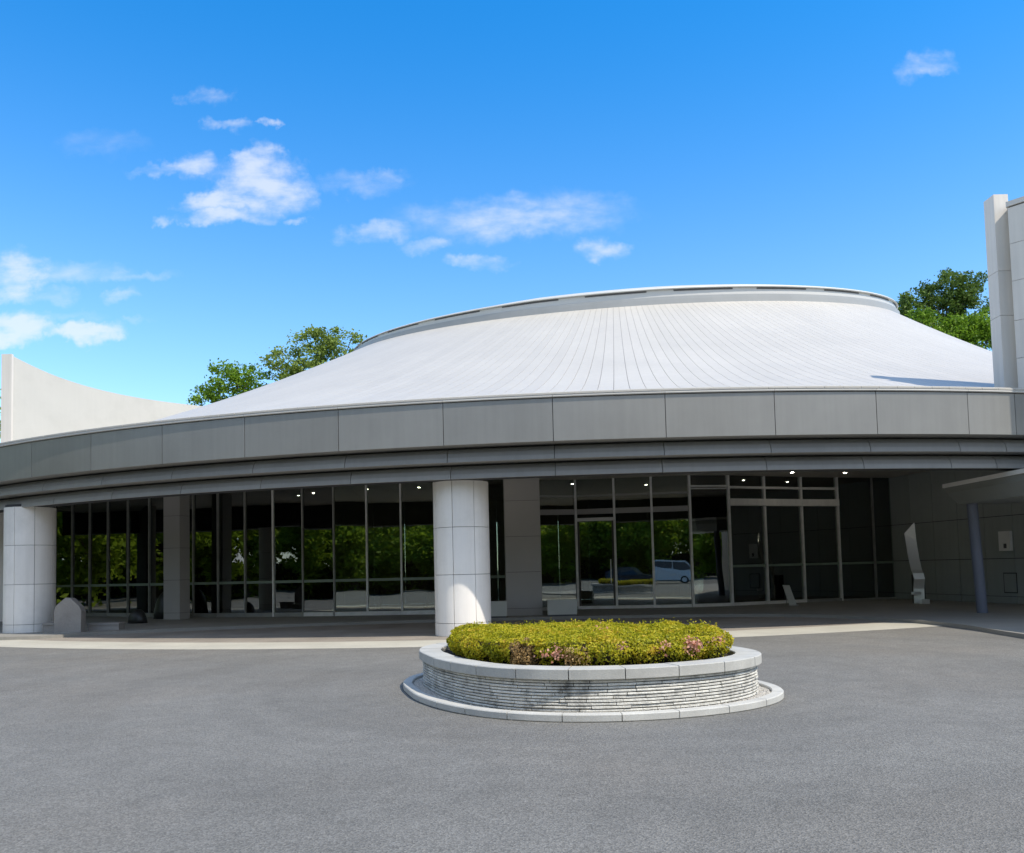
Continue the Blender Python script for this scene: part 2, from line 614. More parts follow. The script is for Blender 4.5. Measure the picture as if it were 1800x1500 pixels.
def cylinder(x, y, r, z0, z1, n=32):
    return prism([(x + r * cos(2 * pi * i / n), y + r * sin(2 * pi * i / n)) for i in range(n)], z0, z1)


def leaves(P, Nrm, size, jitter, mat, name, parent, aspect=0.55, label=None):
    """Diamond leaf faces at points P around normals Nrm; ONE foliage mesh."""
    n = len(P)
    nr = Nrm + rng.normal(0, jitter, (n, 3))
    nr /= np.linalg.norm(nr, axis=1)[:, None] + 1e-9
    a = rng.normal(0, 1, (n, 3))
    u = np.cross(nr, a)
    u /= np.linalg.norm(u, axis=1)[:, None] + 1e-9
    w = np.cross(nr, u)
    s = size * rng.uniform(.6, 1.35, n)[:, None]
    bend = nr * s * 0.18
    V = np.stack([P - u * s * .5, P - w * s * .5 * aspect + bend, P + u * s * .5, P + w * s * .5 * aspect + bend], 1).reshape(-1, 3)
    org = ORIG[parent.name]
    me = bpy.data.meshes.new(name)
    me.vertices.add(4 * n)
    me.vertices.foreach_set('co', (V - org).astype(np.float32).ravel())
    me.loops.add(4 * n)
    me.loops.foreach_set('vertex_index', np.arange(4 * n, dtype=np.int32))
    me.polygons.add(n)
    me.polygons.foreach_set('loop_start', np.arange(0, 4 * n, 4, dtype=np.int32))
    me.update(calc_edges=True)
    at = me.attributes.new('tone', 'FLOAT', 'FACE')
    at.data.foreach_set('value', rng.uniform(0, 1, n).astype(np.float32))
    me.materials.append(mat)
    o = bpy.data.objects.new(name, me)
    COL.objects.link(o)
    o.parent = parent
    ORIG[o.name] = org
    if label:
        o['label'] = label
    return o


def sheet(name, poly, z, mat, kind='structure'):
    V = [(x, y, z) for x, y in poly]
    return mesh_obj(name, V, [tuple(range(len(poly)))], mat, None, kind=kind)


def spline(P, n=14):
    P = np.asarray(P, float)
    P = np.vstack([2 * P[0] - P[1], P, 2 * P[-1] - P[-2]])
    o = []
    for i in range(1, len(P) - 2):
        a, b, c, d = P[i - 1:i + 3]
        for t in np.linspace(0, 1, n, endpoint=False):
            o.append(.5 * ((2 * b) + (c - a) * t + (2 * a - 5 * b + 4 * c - d) * t * t + (3 * b - a - 3 * c + d) * t ** 3))
    o.append(P[-2])
    return np.array(o)


# ------------------------------------------------------------------ ground
sheet('ground', [(-1500, -1500), (1500, -1500), (1500, 1500), (-1500, 1500)], -0.03, M['earth'])
V, F = [], []
gx, gy = np.linspace(-60, 40, 41), np.linspace(-45, 34, 33)
for y in gy:
    for x in gx:
        V.append((x, y, 0))
for j in range(len(gy) - 1):
    for i in range(len(gx) - 1):
        F.append((j * 41 + i, j * 41 + i + 1, (j + 1) * 41 + i + 1, (j + 1) * 41 + i))
mesh_obj('driveway', V, F, M['asphalt'], kind='structure')

BC, BR, BW = (-.56, 41.82), 24.86, 1.55     # pale granite band along the drip line
V, F = sweep(BC, [(BR - BW, .001), (BR, .001), (BR, .006), (BR - BW, .006)], -52, 36, 90)
mesh_obj('paving_band', V, F, M['band'], kind='structure')
arc = [(BC[0] + (BR - BW - .006) * sin(rad(a)), BC[1] - (BR - BW - .006) * cos(rad(a))) for a in np.linspace(-52, 36, 60)]
poly = arc + [(20, 33.5), (-26, 33.5)]
sheet('canopy_paving', poly, .004, M['underpave'])
WALK = .08
wedge = spline([(-26, 25.5), (-19, 23.2), (-15, 22.2), (-12.4, 21.9), (-10.6, 23.2), (-7.2, 24.3), (-3, 24.9), (1.4, 24.9), (5.4, 24.3),
                (7.8, 23.2), (9.0, 21.2), (9.55, 18.6), (9.3, 15.6), (9.0, 8.0)], 8)
wpoly = [tuple(p) for p in wedge] + [(22, 8), (22, 45), (-26, 45)]
V, F = prism([(x, y) for x, y in wpoly], 0.0, WALK)
mesh_obj('pavement', V, F, M['walk'], kind='structure')
# slim kerb edging of the raised pavement
kp = [(x, y) for x, y in wedge]
V, F = [], []
for i, (x, y) in enumerate(kp):
    a, b = np.array(kp[max(i - 1, 0)]), np.array(kp[min(i + 1, len(kp) - 1)])
    d = (b - a) / np.linalg.norm(b - a)
    n = np.array([-d[1], d[0]])
    o_ = np.array((x, y)) - n * .012
    i_ = np.array((x, y)) + n * .13
    V += [(o_[0], o_[1], 0), (o_[0], o_[1], WALK + .004), (i_[0], i_[1], WALK + .004), (i_[0], i_[1], WALK - .03)]
for i in range(len(kp) - 1):
    for j in range(4):
        j2 = (j + 1) % 4
        F.append((i * 4 + j, i * 4 + j2, (i + 1) * 4 + j2, (i + 1) * 4 + j))
F += [(3, 2, 1, 0), tuple(len(V) - 4 + k for k in range(4))]
mesh_obj('kerb', V, F, M['walk'], kind='structure')

# ------------------------------------------------------------------ the hall
FC, FR = np.array((3.67, 50.8)), 32.9          # canopy edge circle
RA, RR = np.array((5.76, 45.0)), 13.72         # roof axis and crown radius
CROWN_Z, TILT = 11.26, .148
EAVE = 5.22

hall = thing('round_hall', 'low round hall with white tent-shaped metal roof above a dark glass front', 'building', (0, 30, 0))


def crown_z(x, y):
    return CROWN_Z + TILT * (y - (RA[1] - RR)) + .034 * (x - RA[0])


def eave_pt(ph, Rr):
    d = np.array([sin(ph), -cos(ph)])
    b = d @ (RA - FC)
    c = (RA - FC) @ (RA - FC) - Rr * Rr
    e = RA + (-b + sqrt(b * b - c)) * d
    if e[1] > FC[1]:
        e = np.array([e[0], FC[1] + (e[1] - FC[1]) * .5])
    return e


def roof_pt(ph, t, dz=0.0):
    d = np.array([sin(ph), -cos(ph)])
    ring = RA + (RR - .05) * d
    e = eave_pt(ph, FR + .05)
    xy = ring * (1 - t) + e * t
    z = EAVE + (crown_z(*ring) - EAVE) * (1 - t) ** 1.36
    return np.array([xy[0], xy[1], z + dz])


TS = np.linspace(0, 1, 13)
ph = rad(-74)
count = 0
while ph < rad(76):
    dist = np.linalg.norm(eave_pt(ph, FR) - RA)
    step = .41 / dist
    g = step * .015
    V = []
    for t in TS:
        a, b = roof_pt(ph + g, t), roof_pt(ph + step - g, t)
        V += [a - (0, 0, .035), a, b, b - (0, 0, .035)]
    F = []
    for i in range(len(TS) - 1):
        for j in range(3):
            F.append((i * 4 + j, (i + 1) * 4 + j, (i + 1) * 4 + j + 1, i * 4 + j + 1))
    n_ = (len(TS) - 1) * 4
    F.append((n_, n_ + 3, n_ + 2, n_ + 1))
    mesh_obj('roof_panel', V, F, M['roof'], hall)
    ph += step
    count += 1
ROOF_END = ph
# the part of the roof on the far side, one sheet, and the deck under the joints
phs = np.linspace(ROOF_END, rad(-74) + 2 * pi, 90)


def loft(phs, dz):
    V, F = [], []
    for p in phs:
        V += [roof_pt(p, t, dz) for t in TS]
    k = len(TS)
    for i in range(len(phs) - 1):
        for j in range(k - 1):
            F.append((i * k + j, i * k + j + 1, (i + 1) * k + j + 1, (i + 1) * k + j))
    return V, F


V, F = loft(phs, 0)
mesh_obj('roof_sheet', V, F, M['roof'], hall, smooth=True)
V, F = loft(np.linspace(0, 2 * pi, 181), -.03)
mesh_obj('roof_deck', V, F, M['roof_under'], hall, smooth=True)

# crown ring round the top of the roof, its rim dying away to the left
def rim(a):
    d = (math.degrees(a) + 180) % 360 - 180
    if d < 0:
        return float(np.interp(-d, [0, 20, 80, 150, 180], [1.05, 1.0, .30, .30, .7]))
    return float(np.interp(d, [0, 60, 110, 180], [1.05, .9, .65, .7]))


crown = None
V, F = sweep(RA, [(RR - .5, -.25), (RR + .12, -.25), (RR + .12, .10), (RR - .5, .10)], 0, 360, 180, crown_z, rim)
crown = mesh_obj('roof_crown', V, F, M['crown_grey'], hall)
V, F = sweep(RA, rect(RR - .5, RR + .04, .105, .21), 0, 360, 180, crown_z, rim)
mesh_obj('curb_step', V, F, M['crown_grey'], crown)
V, F = sweep(RA, rect(RR - .5, RR - .03, .215, .47), 0, 360, 180, crown_z, rim)
mesh_obj('curb_wall', V, F, M['crown'], crown)
for k in range(26):
    a0 = -180 + k * 360 / 26 + 2.0
    V, F = sweep(RA, rect(RR - .2, RR - .012, .405, .455), a0, a0 + 9.6, 8, crown_z, rim)
    mesh_obj('vent_slot', V, F, M['slot'], crown)
V, F = sweep(RA, [(RR - .7, .47), (RR + .05, .475), (RR + .07, .50), (RR + .04, .55), (RR - .62, .70), (RR - .8, .70)], 0, 360, 180, crown_z, rim)
mesh_obj('crown_lip', V, F, M['crown'], crown)
V = [(RA[0], RA[1], crown_z(*RA) + 1.05)]
F = []
for k in range(96):
    a = 2 * pi * k / 96
    x, y = RA[0] + (RR - .68) * sin(a), RA[1] - (RR - .68) * cos(a)
    V.append((x, y, crown_z(x, y) + .66 * rim(a)))
for k in range(96):
    F.append((0, 1 + k, 1 + (k + 1) % 96))
mesh_obj('crown_cap', V, F, M['crown'], hall)

# canopy edge: fascia panels, eave trim, two stepped soffit rings
JA = [-25.37, -21.29, -17.22, -13.12, -8.93, -4.79, -.64, 3.42, 7.36, 11.16, 13.27]
JA = [-25.37 - 4.1 * k for k in range(8, 0, -1)] + JA + [13.27 + 4.1 * k for k in range(1, 12)]
GAP = .0145


def cove(r, z0, z1):
    return [(r - .06, z0), (r - .004, z0), (r, z0 + .004), (r - .012, z0 + .10), (r - .05, z0 + .2), (r - .13, z1 - .04), (r - .26, z1), (r - .32, z1), (r - .19, z0 + .2)]


COVE2, COVE3 = cove(FR - .30, 3.855, 4.187), cove(FR - .60, 3.52, 3.85)
for i in range(len(JA) - 1):
    a0, a1 = JA[i], JA[i + 1]
    g = math.degrees(GAP / 2 / FR)
    V, F = sweep(FC, rect(FR - .06, FR, 4.19, 5.115, .006), a0 + g, a1 - g, 8)
    fp = mesh_obj('fascia_panel', V, F, M['fascia'], hall)
    V, F = sweep(FC, [(FR - .2, 5.13), (FR + .035, 5.13), (FR + .045, 5.145), (FR + .03, 5.235), (FR - .2, 5.26)], a0 + g * .4, a1 - g * .4, 8)
    mesh_obj('eave_trim', V, F, M['trim'], hall)
    V, F = sweep(FC, COVE2, a0 + g, a1 - g, 8)
    mesh_obj('soffit_panel', V, F, M['soffit_ring'], hall)
    V, F = sweep(FC, COVE3, a0 + g, a1 - g, 8)
    mesh_obj('soffit_panel', V, F, M['soffit_ring'], hall)
V, F = sweep(FC, [(FR - 1.2, 3.54), (FR - .95, 3.54), (FR - .95, 3.862), (FR - .65, 3.872), (FR - .65, 4.2), (FR - .065, 4.203), (FR - .065, 5.12), (FR - 1.2, 5.12)], JA[0], JA[-1], 140)
mesh_obj('canopy_frame', V, F, M['joint'], hall)
V, F = sweep(FC, [(FR - .94, 3.856), (FR - .355, 3.856), (FR - .355, 3.86), (FR - .94, 3.86)], JA[0], JA[-1], 140)
mesh_obj('soffit_step', V, F, M['soffit_ring'], hall)
V, F = sweep(FC, [(FR - .64, 4.192), (FR - .062, 4.192), (FR - .062, 4.196), (FR - .64, 4.196)], JA[0], JA[-1], 140)
mesh_obj('soffit_step', V, F, M['soffit_ring'], hall)

# ceiling under the canopy and inside, in radial panels
CZ = 4.5
cj = list(np.arange(-56, 57, 4.15))
for i in range(len(cj) - 1):
    g = .02
    for r0, r1 in ((FR - 6.1, FR - 1.21), (FR - 11.6, FR - 6.12), (FR - 20, FR - 11.62)):
        V, F = sweep(FC, rect(r0, r1, CZ, CZ + .05), cj[i] + g, cj[i + 1] - g, 4)
        mesh_obj('ceiling_panel', V, F, M['ceiling'], hall)
V, F = sweep(FC, rect(FR - 20.2, FR - 1.19, CZ + .06, CZ + .12), -58, 58, 60)
mesh_obj('ceiling_slab', V, F, M['joint'], hall)

# round columns
for (cx, cy, seam) in ((-1.19, 19.95, -14.5), (-13.62, 24.08, -6.0)):
    V, F = cylinder(cx, cy, .618, 0, 3.62, 48)
    colm = mesh_obj('column', V, F, M['joint'], hall)
    rows = [(.006, .295), (.305, 1.395), (1.405, 2.475), (2.485, 3.545)]
    for z0, z1 in rows:
        for k in range(8):
            a0 = seam + 45 * k
            V, F = sweep((cx, cy), rect(.60, .65, z0, z1, .004), a0 + .55, a0 + 44.45, 10)
            mesh_obj('column_panel', V, F, M['column'], colm)

# flat pillars in front of the glass
for (cx, cy, w, d, ang) in ((.31, 26.35, 1.08, .9, 0), (-11.42, 29.0, .66, .5, -18)):
    ca, sa = cos(rad(ang)), sin(rad(ang))

    def loc(u, v):
        return (cx + ca * u - sa * v, cy + sa * u + ca * v)
    core = [loc(-w / 2 + .02, -d / 2 + .02), loc(w / 2 - .02, -d / 2 + .02), loc(w / 2 - .02, d / 2 - .02), loc(-w / 2 + .02, d / 2 - .02)]
    V, F = prism(core, WALK, CZ - .002)
    pil = mesh_obj('flat_pillar', V, F, M['joint'], hall)
    for z0, z1 in ((WALK + .004, .295), (.305, 1.395), (1.405, 2.475), (2.485, 3.565), (3.575, CZ - .004)):
        V, F = prism([loc(-w / 2, -d / 2), loc(w / 2, -d / 2), loc(w / 2, d / 2), loc(-w / 2, d / 2)], z0, z1)
        mesh_obj('pillar_panel', V, F, M['pillar'], pil)

# glass front: mullion points in plan, left to right
G_LEFT = [(-20.6, 36.3), (-19.5, 35.3), (-18.35, 34.24), (-17.32, 33.6), (-16.35, 33.04), (-15.39, 32.5), (-14.37, 31.93), (-13.29, 31.28), (-12.3, 30.72),
          (-11.28, 30.2), (-10.27, 29.79), (-9.21, 29.42), (-8.16, 29.12), (-7.09, 28.86), (-5.99, 28.63), (-4.85, 28.44), (-3.69, 28.29),
          (-2.57, 28.2), (-1.40, 28.25), (-.25, 28.5), (.92, 28.9)]
G_RIGHT = [(.92, 28.9), (2.19, 29.15), (3.48, 28.95), (4.72, 28.77), (5.97, 28.62), (7.34, 28.9), (8.73, 29.5), (10.21, 30.1), (11.68, 30.6), (13.10, 31.0), (14.3, 31.3)]
strong = {12, 15, 16, 17}


def mullion(p, q, z0, z1, w, dep, mat, off=0.0):
    p, q = np.array(p), np.array(q)
    d = (q - p) / np.linalg.norm(q - p)
    n = np.array([d[1], -d[0]])
    a, b = p - d * w / 2, p + d * w / 2
    V, F = prism([a + n * (dep + off), b + n * (dep + off), b - n * .05, a - n * .05], z0, z1)
    return mesh_obj('mullion', V, F, mat, hall)


def bar(name, p, q, z0, z1, o0, o1, mat, inset=.035, parent=None):
    V, F = slab_between(p, q, o0, o1, z0, z1, inset)
    return mesh_obj(name, V, F, mat, parent or hall)


def pane(p, q, z0, z1, parent=None, inset=.03):
    V, F = slab_between(p, q, -.006, .006, z0, z1, inset)
    V = np.array(V)
    # panes never hang perfectly true: lean each one a hair
    lean = rng.normal(0, .0035)
    d = np.array(q) - np.array(p)
    d /= np.linalg.norm(d)
    n = np.array([d[1], -d[0]])
    tw = rng.normal(0, .004)
    mid = (np.array(p) + np.array(q)) / 2
    s = (V[:, :2] - mid) @ d
    sh = lean * (V[:, 2] - (z0 + z1) / 2) + tw * s
    V[:, :2] += sh[:, None] * n
    return mesh_obj('glass_pane', V, F, M['glass'], parent or hall)


ZT = CZ - .002
for i, p in enumerate(G_LEFT):
    q = G_LEFT[i + 1] if i + 1 < len(G_LEFT) else G_RIGHT[1]
    if i < len(G_LEFT) - 1 or True:
        mullion(p, q, WALK, ZT, .055 if i in strong else .045, .07, M['alu'] if i in strong else M['alu_dull'])
for i in range(len(G_LEFT) - 1):
    p, q = G_LEFT[i], G_LEFT[i + 1]
    zt = 3.3
    bar('sill', p, q, WALK, WALK + .13, -.05, .08, M['alu'] if i >= 13 else M['alu_dull'])
    pane(p, q, WALK + .135, ZT)
    bar('rail', p, q, 1.21, 1.30, .022, .035, M['frit'])
for i, p in enumerate(G_RIGHT[1:], 1):
    q = G_RIGHT[i + 1] if i + 1 < len(G_RIGHT) else (15.5, 31.6)
    mullion(p, q, WALK, ZT, .075 if i <= 8 else .05, .08, M['alu'] if i <= 8 else M['alu_dull'])
for i in range(len(G_RIGHT) - 1):
    p, q = G_RIGHT[i], G_RIGHT[i + 1]
    m_sill = M['beam'] if 1 <= i <= 6 else M['alu_dull']
    if i == 1:                                        # the swing door
        df = bar('door', p, q, WALK, WALK + .10, -.05, .09, M['alu'])
        bar('door_head', p, q, 3.06, 3.17, -.05, .09, M['alu'], .04, df)
        for s_, e_ in ((.0, .06), (.94, 1.0)):
            P, Q = np.array(p), np.array(q)
            a, b = P + (Q - P) * (s_ + .028), P + (Q - P) * (e_ - .028 if e_ == 1 else e_)
            if s_ == 0:
                b = P + (Q - P) * .075
            else:
                a = P + (Q - P) * .925
                b = P + (Q - P) * .972
            bar('door_stile', a, b, WALK + .103, 3.057, -.03, .03, M['int_dark'], 0, df)
        pane(p, q, WALK + .105, 3.055, df, .11)
        P, Q = np.array(p), np.array(q)
        bar('door_handle', P + (Q - P) * .86, P + (Q - P) * .885, .95, 1.75, .05, .085, M['alu'], 0, df)
        bar('transom', p, q, 3.30, 3.48, -.05, .06, M['pillar'])
        pane(p, q, 3.175, 3.297)
        pane(p, q, 3.483, 3.90)
        bar('transom', p, q, 3.903, 3.96, -.05, .05, M['alu_dull'])
        pane(p, q, 3.963, ZT)
    elif i in (0, 2, 3):
        bar('sill', p, q, WALK, WALK + .10, -.05, .09, m_sill)
        pane(p, q, WALK + .105, 3.297)
        bar('transom', p, q, 3.30, 3.48, -.05, .06, M['pillar'])
        pane(p, q, 3.483, 3.90)
        bar('transom', p, q, 3.903, 3.96, -.05, .05, M['alu_dull'])
        pane(p, q, 3.963, ZT)
    elif i == 4:
        bar('sill', p, q, WALK, WALK + .10, -.05, .09, m_sill)
        pane(p, q, WALK + .105, 4.03)
        bar('transom', p, q, 4.033, 4.07, -.05, .07, M['alu'])
        bar('transom', p, q, 4.11, 4.16, -.05, .07, M['alu'])
        pane(p, q, 4.163, ZT)
    elif i in (5, 6, 7):
        bar('sill', p, q, WALK, WALK + .10, -.05, .09, m_sill)
        pane(p, q, WALK + .105, 3.46)
        bar('lintel_beam', p, q, 3.463, 3.70, -.05, .14, M['beam'], 0.0)
        pane(p, q, 3.703, 4.05)
        bar('transom', p, q, 4.053, 4.13, -.05, .09, M['beam'])
        pane(p, q, 4.133, ZT)
        bar('rail', p, q, 1.37, 1.45, .022, .035, M['frit'])
    else:
        bar('sill', p, q, WALK, WALK + .06, -.05, .07, m_sill)
        pane(p, q, WALK + .063, ZT)
        bar('rail', p, q, 1.37, 1.45, .022, .035, M['frit'])

# inside: floor, back wall with darker bays, inner columns
inner = [(-20.6, 36.5)] + G_LEFT[2:] + G_RIGHT[1:] + [(16, 40), (-24, 44)]
V, F = prism([(x, y + .12) for x, y in inner], WALK + .002, WALK + .02)
mesh_obj('lobby_floor', V, F, M['interior_floor'], hall)
bw = [(-24, 43), (-14, 38.5), (-6, 37.0), (2, 37.0), (10, 38.5), (16.5, 40)]
for i in range(len(bw) - 1):
    p, q = np.array(bw[i], float), np.array(bw[i + 1], float)
    n = 6
    for k in range(n):
        a, b = p + (q - p) * k / n, p + (q - p) * (k + 1) / n
        V, F = slab_between(a, b, -.05, .05 + (.02 if k % 2 else 0), WALK + .03, ZT, .012)
        mesh_obj('lobby_wall_panel', V, F, M['interior'] if (i + k) % 4 else M['int_dark'], hall)
for (x0, x1, y0, y1, h) in ((-5.2, -3.2, 32.0, 32.7, 1.05), (9.2, 11.2, 33.2, 33.8, .45)):
    V, F = merge(box(x0, x1, y0, y1, h - .08, h), box(x0 + .05, x0 + .15, y0 + .05, y1 - .05, WALK + .03, h - .08), box(x1 - .15, x1 - .05, y0 + .05, y1 - .05, WALK + .03, h - .08))
    o = mesh_obj('lobby_table', V, F, M['interior'])
    o['label'] = 'wooden counter deep inside the lobby left of the round pillar' if h > 1 else 'low bench inside the glass near the right end of the front'
    o['category'] = 'table' if h > 1 else 'bench'
for p, q in (((14.55, 31.7), (16.5, 40)), ((-24, 43), (-20.7, 36.6))):
    for k in range(6):
        p_, q_ = np.array(p), np.array(q)
        a, b = p_ + (q_ - p_) * k / 6, p_ + (q_ - p_) * (k + 1) / 6
        V, F = slab_between(a, b, -.05, .05, WALK + .03, ZT, .012)
        mesh_obj('lobby_wall_panel', V, F, M['interior'], hall)
# downlights in the ceiling, outside and inside the glass
DL = [(10.6, 26.6), (12.2, 27.0), (11.4, 29.0), (13.6, 22.6), (-9.6, 26.2), (-8.1, 26.9), (-.35, 24.6), (-.1, 30.0), (2.2, 30.5), (5.0, 31.5),
      (-5.2, 30.6), (-3.3, 30.4), (-10.5, 31.5), (-8.6, 30.8), (12.6, 33.4), (8.8, 32.6), (-13.5, 33.4), (9.4, 28.4)]
for (x, y) in DL:
    V, F = cylinder(x, y, .08, CZ - .012, CZ - .001, 16)
    ring = mesh_obj('downlight', V, F, M['alu'], hall)
    V, F = cylinder(x, y, .05, CZ - .016, CZ - .0125, 16)
    mesh_obj('lamp_disc', V, F, M['lamp'], ring)

# ------------------------------------------------------------------ concave wall rising behind the canopy, left
lw = thing('concave_wall', 'pale concrete wall with a concave top edge sweeping down to the roof at the left', 'wall', (-16, 32, 0))
A0, A1 = np.array((-17.97, 30.55)), np.array((-13.2, 36.6))
n = 24
d_ = (A1 - A0) / np.linalg.norm(A1 - A0)
nn = np.array([-d_[1], d_[0]])
prof = [(0, 9.66), (.12, 9.30), (.30, 8.99), (.50, 8.83), (.72, 8.79), (1.0, 8.85)]
V, F = [], []
for i in range(n + 1):
    t = i / n
    z = np.interp(t, [p[0] for p in prof], [p[1] for p in prof])
    z = np.interp(t, np.linspace(0, 1, 25), np.convolve(np.pad([np.interp(s, [p[0] for p in prof], [p[1] for p in prof]) for s in np.linspace(0, 1, 25)], 2, mode='reflect', reflect_type='odd'), np.ones(5) / 5, 'valid'))
    c = A0 + (A1 - A0) * t
    for (off, zz) in ((0, 5.0), (0, z), (.34, z), (.34, 5.0)):
        q = c + nn * off
        V.append((q[0], q[1], zz))
for i in range(n):
    for j in range(4):
        j2 = (j + 1) % 4
        F.append((i * 4 + j, i * 4 + j2, (i + 1) * 4 + j2, (i + 1) * 4 + j))
F += [(3, 2, 1, 0), tuple(n * 4 + k for k in range(4))]
mesh_obj('wall_face', V, F, M['concrete'], lw)
V, F = prism([(-18.30, 30.42), (-17.93, 30.42), (-17.93, 30.535), (-18.30, 30.535 + .3)], .0, 9.70)
mesh_obj('end_pier', V, F, M['tower'], lw)

V, F = box(-22.5, -17.9, 30.78, 31.0, 0, 4.49)
ew = mesh_obj('end_wall', V, F, M['joint'], lw)
for x0 in (-22.5, -21.2, -19.9, -18.95):
    x1 = {-22.5: -21.2, -21.2: -19.9, -19.9: -18.95, -18.95: -17.92}[x0]
    for z0, z1 in ((.0, .295), (.305, 1.395), (1.405, 2.475), (2.485, 4.48)):
        V, F = box(x0 + .005, x1 - .005, 30.75, 30.777, z0, z1)
        mesh_obj('wall_panel', V, F, M['wallpanel'], ew)

# ------------------------------------------------------------------ tall block at the right
tb = thing('panelled_tower', 'tall pale panelled tower standing at the right edge above the canopy', 'tower', (13, 20, 0))
V, F = box(11.88, 12.18, 20.23, 20.6, 5.0, 10.24)
fin = mesh_obj('tower_fin', V, F, M['joint'], tb)
for z0, z1 in ((5.0, 7.285), (7.295, 8.375), (8.385, 10.27)):
    V, F = box(11.85, 12.20, 20.2, 20.63, z0, z1)
    mesh_obj('fin_panel', V, F, M['tower'], fin)
ins = [(12.24, 20.2), (12.015, 19.87), (12.45, 19.33), (13.33, 17.23), (20.97, 17.23), (20.97, 20.57), (12.24, 20.57)]
V, F = prism(ins, 5.0, 9.8)
core_t = mesh_obj('tower_core', V, F, M['joint'], tb)
V, F = prism([(15.6, 17.23), (20.97, 17.23), (20.97, 20.0), (15.6, 20.0)], 0.08, 5.0)
mesh_obj('tower_base', V, F, M['tower'], tb)
for (p, q) in (((12.215, 20.2), (11.97, 19.86)), ((11.97, 19.86), (12.42, 19.30)), ((12.42, 19.30), (13.3, 17.2)), ((13.3, 17.2), (21, 17.2))):
    for z0, z1 in ((5.0, 6.15), (6.16, 7.05), (7.06, 8.0), (8.01, 8.9), (8.91, 9.78)):
        p_, q_ = np.array(p), np.array(q)
        dd = (q_ - p_) / np.linalg.norm(q_ - p_)
        nv = np.array([-dd[1], dd[0]])
        a, b = p_ + dd * .004, q_ - dd * .004
        V, F = prism([a, b, b + nv * .028, a + nv * .028], z0, z1)
        mesh_obj('tower_panel', V, F, M['tower'], tb)
cop = [(12.205, 20.195), (11.93, 19.86), (12.40, 19.27), (13.27, 17.16), (21.04, 17.16), (21.04, 20.64), (12.205, 20.64)]
V, F = prism(cop, 9.81, 9.93)
mesh_obj('tower_coping', V, F, M['trim'], tb)

# ------------------------------------------------------------------ panelled side wall under the canopy
sw = thing('side_wall', 'shaded grey panelled wall under the canopy behind the slanting porch pole', 'wall', (15, 26, WALK))
W0, W1 = np.array((13.85, 31.3)), np.array((16.3, 20.1))
Lw = np.linalg.norm(W1 - W0)
dw = (W1 - W0) / Lw
nw = np.array([dw[1], -dw[0]])          # towards -X
if nw[0] > 0:
    nw = -nw
V, F = prism([W0 - nw * .02, W1 - nw * .02, W1 - nw * .25, W0 - nw * .25], WALK, ZT)
mesh_obj('wall_core', V, F, M['joint'], sw)
nb = 10
for k in range(nb):
    a, b = W0 + dw * (Lw * k / nb + .01), W0 + dw * (Lw * (k + 1) / nb - .01)
    for z0, z1 in ((WALK + .004, .29), (.305, 1.44), (1.46, 2.74), (2.76, ZT - .002)):
        V, F = prism([a, b, b - nw * .03, a - nw * .03], z0, z1)
        mesh_obj('wall_panel', V, F, M['wallpanel'], sw)


def on_wall(yc, w, z0, z1, th, name, mat, label, cat, parent=None):
    t = (W0[1] - yc) / -dw[1]
    c = W0 + dw * t
    a, b = c - dw * w / 2, c + dw * w / 2
    V, F = prism([a + nw * .002, b + nw * .002, b + nw * th, a + nw * th], z0, z1)
    o = mesh_obj(name, V, F, mat, parent)
    if label:
        o['label'] = label
        o['category'] = cat
    return o


nbx = thing('wall_box', 'small pale metal box mounted on the shaded panelled wall at the right', 'wall box', (14.9, 26, 1.7))
on_wall(25.95, .44, 1.68, 2.28, .10, 'box_body', M['white_trim'], None, None, nbx)
on_wall(25.92, .10, 1.76, 1.90, .115, 'box_plate', M['slot'], None, None, nbx)
hb = thing('wall_hatch', 'flush square access hatch low on the shaded panelled wall', 'hatch', (14.9, 26, .4))
on_wall(25.9, .52, .40, 1.02, .008, 'hatch_frame', M['joint'], None, None, hb)
on_wall(25.9, .46, .43, .99, .016, 'hatch_door', M['wallpanel'], None, None, hb)

# ------------------------------------------------------------------ porch roof at the right
pr = thing('porch_roof', 'low grey porch roof with white top edge jutting in from the right', 'canopy', (12.3, 18, WALK))
PX0, PX1, PY0, PY1 = 11.47, 13.24, 12.5, 22.55
V, F = box(PX0 + .02, PX1, PY0, PY1 - .02, 3.20, 3.385)
mesh_obj('roof_slab', V, F, M['porch'], pr)
V, F = merge(box(PX0 - .03, PX1, PY1 - .025, PY1 + .03, 3.36, 3.46), box(PX0 - .03, PX0 + .025, PY0, PY1 - .028, 3.36, 3.46))
mesh_obj('edge_trim', V, F, M['white_trim'], pr)
V = [(PX0 + .03, PY0, 3.2), (PX1, PY0, 3.2), (PX1, PY1 - .05, 3.2), (PX0 + .03, PY1 - .05, 3.2),
     (PX0 + .2, PY0, 2.89), (PX1, PY0, 2.89), (PX1, PY1 - .3, 2.89), (PX0 + .2, PY1 - .3, 2.89)]
F = [(0, 1, 2, 3), (7, 6, 5, 4), (0, 4, 5, 1), (1, 5, 6, 2), (2, 6, 7, 3), (3, 7, 4, 0)]
mesh_obj('soffit', V, F, M['porch'], pr)
for y in (22.0, 17.2, 13.0):
    V, F = tube([(12.0 if y > 20 else 12.9, y, WALK), (11.86 if y > 20 else 12.9, y - .05, 2.89)], [.13, .13], 24)
    mesh_obj('pole', V, F, M['pole'], pr, smooth=False)

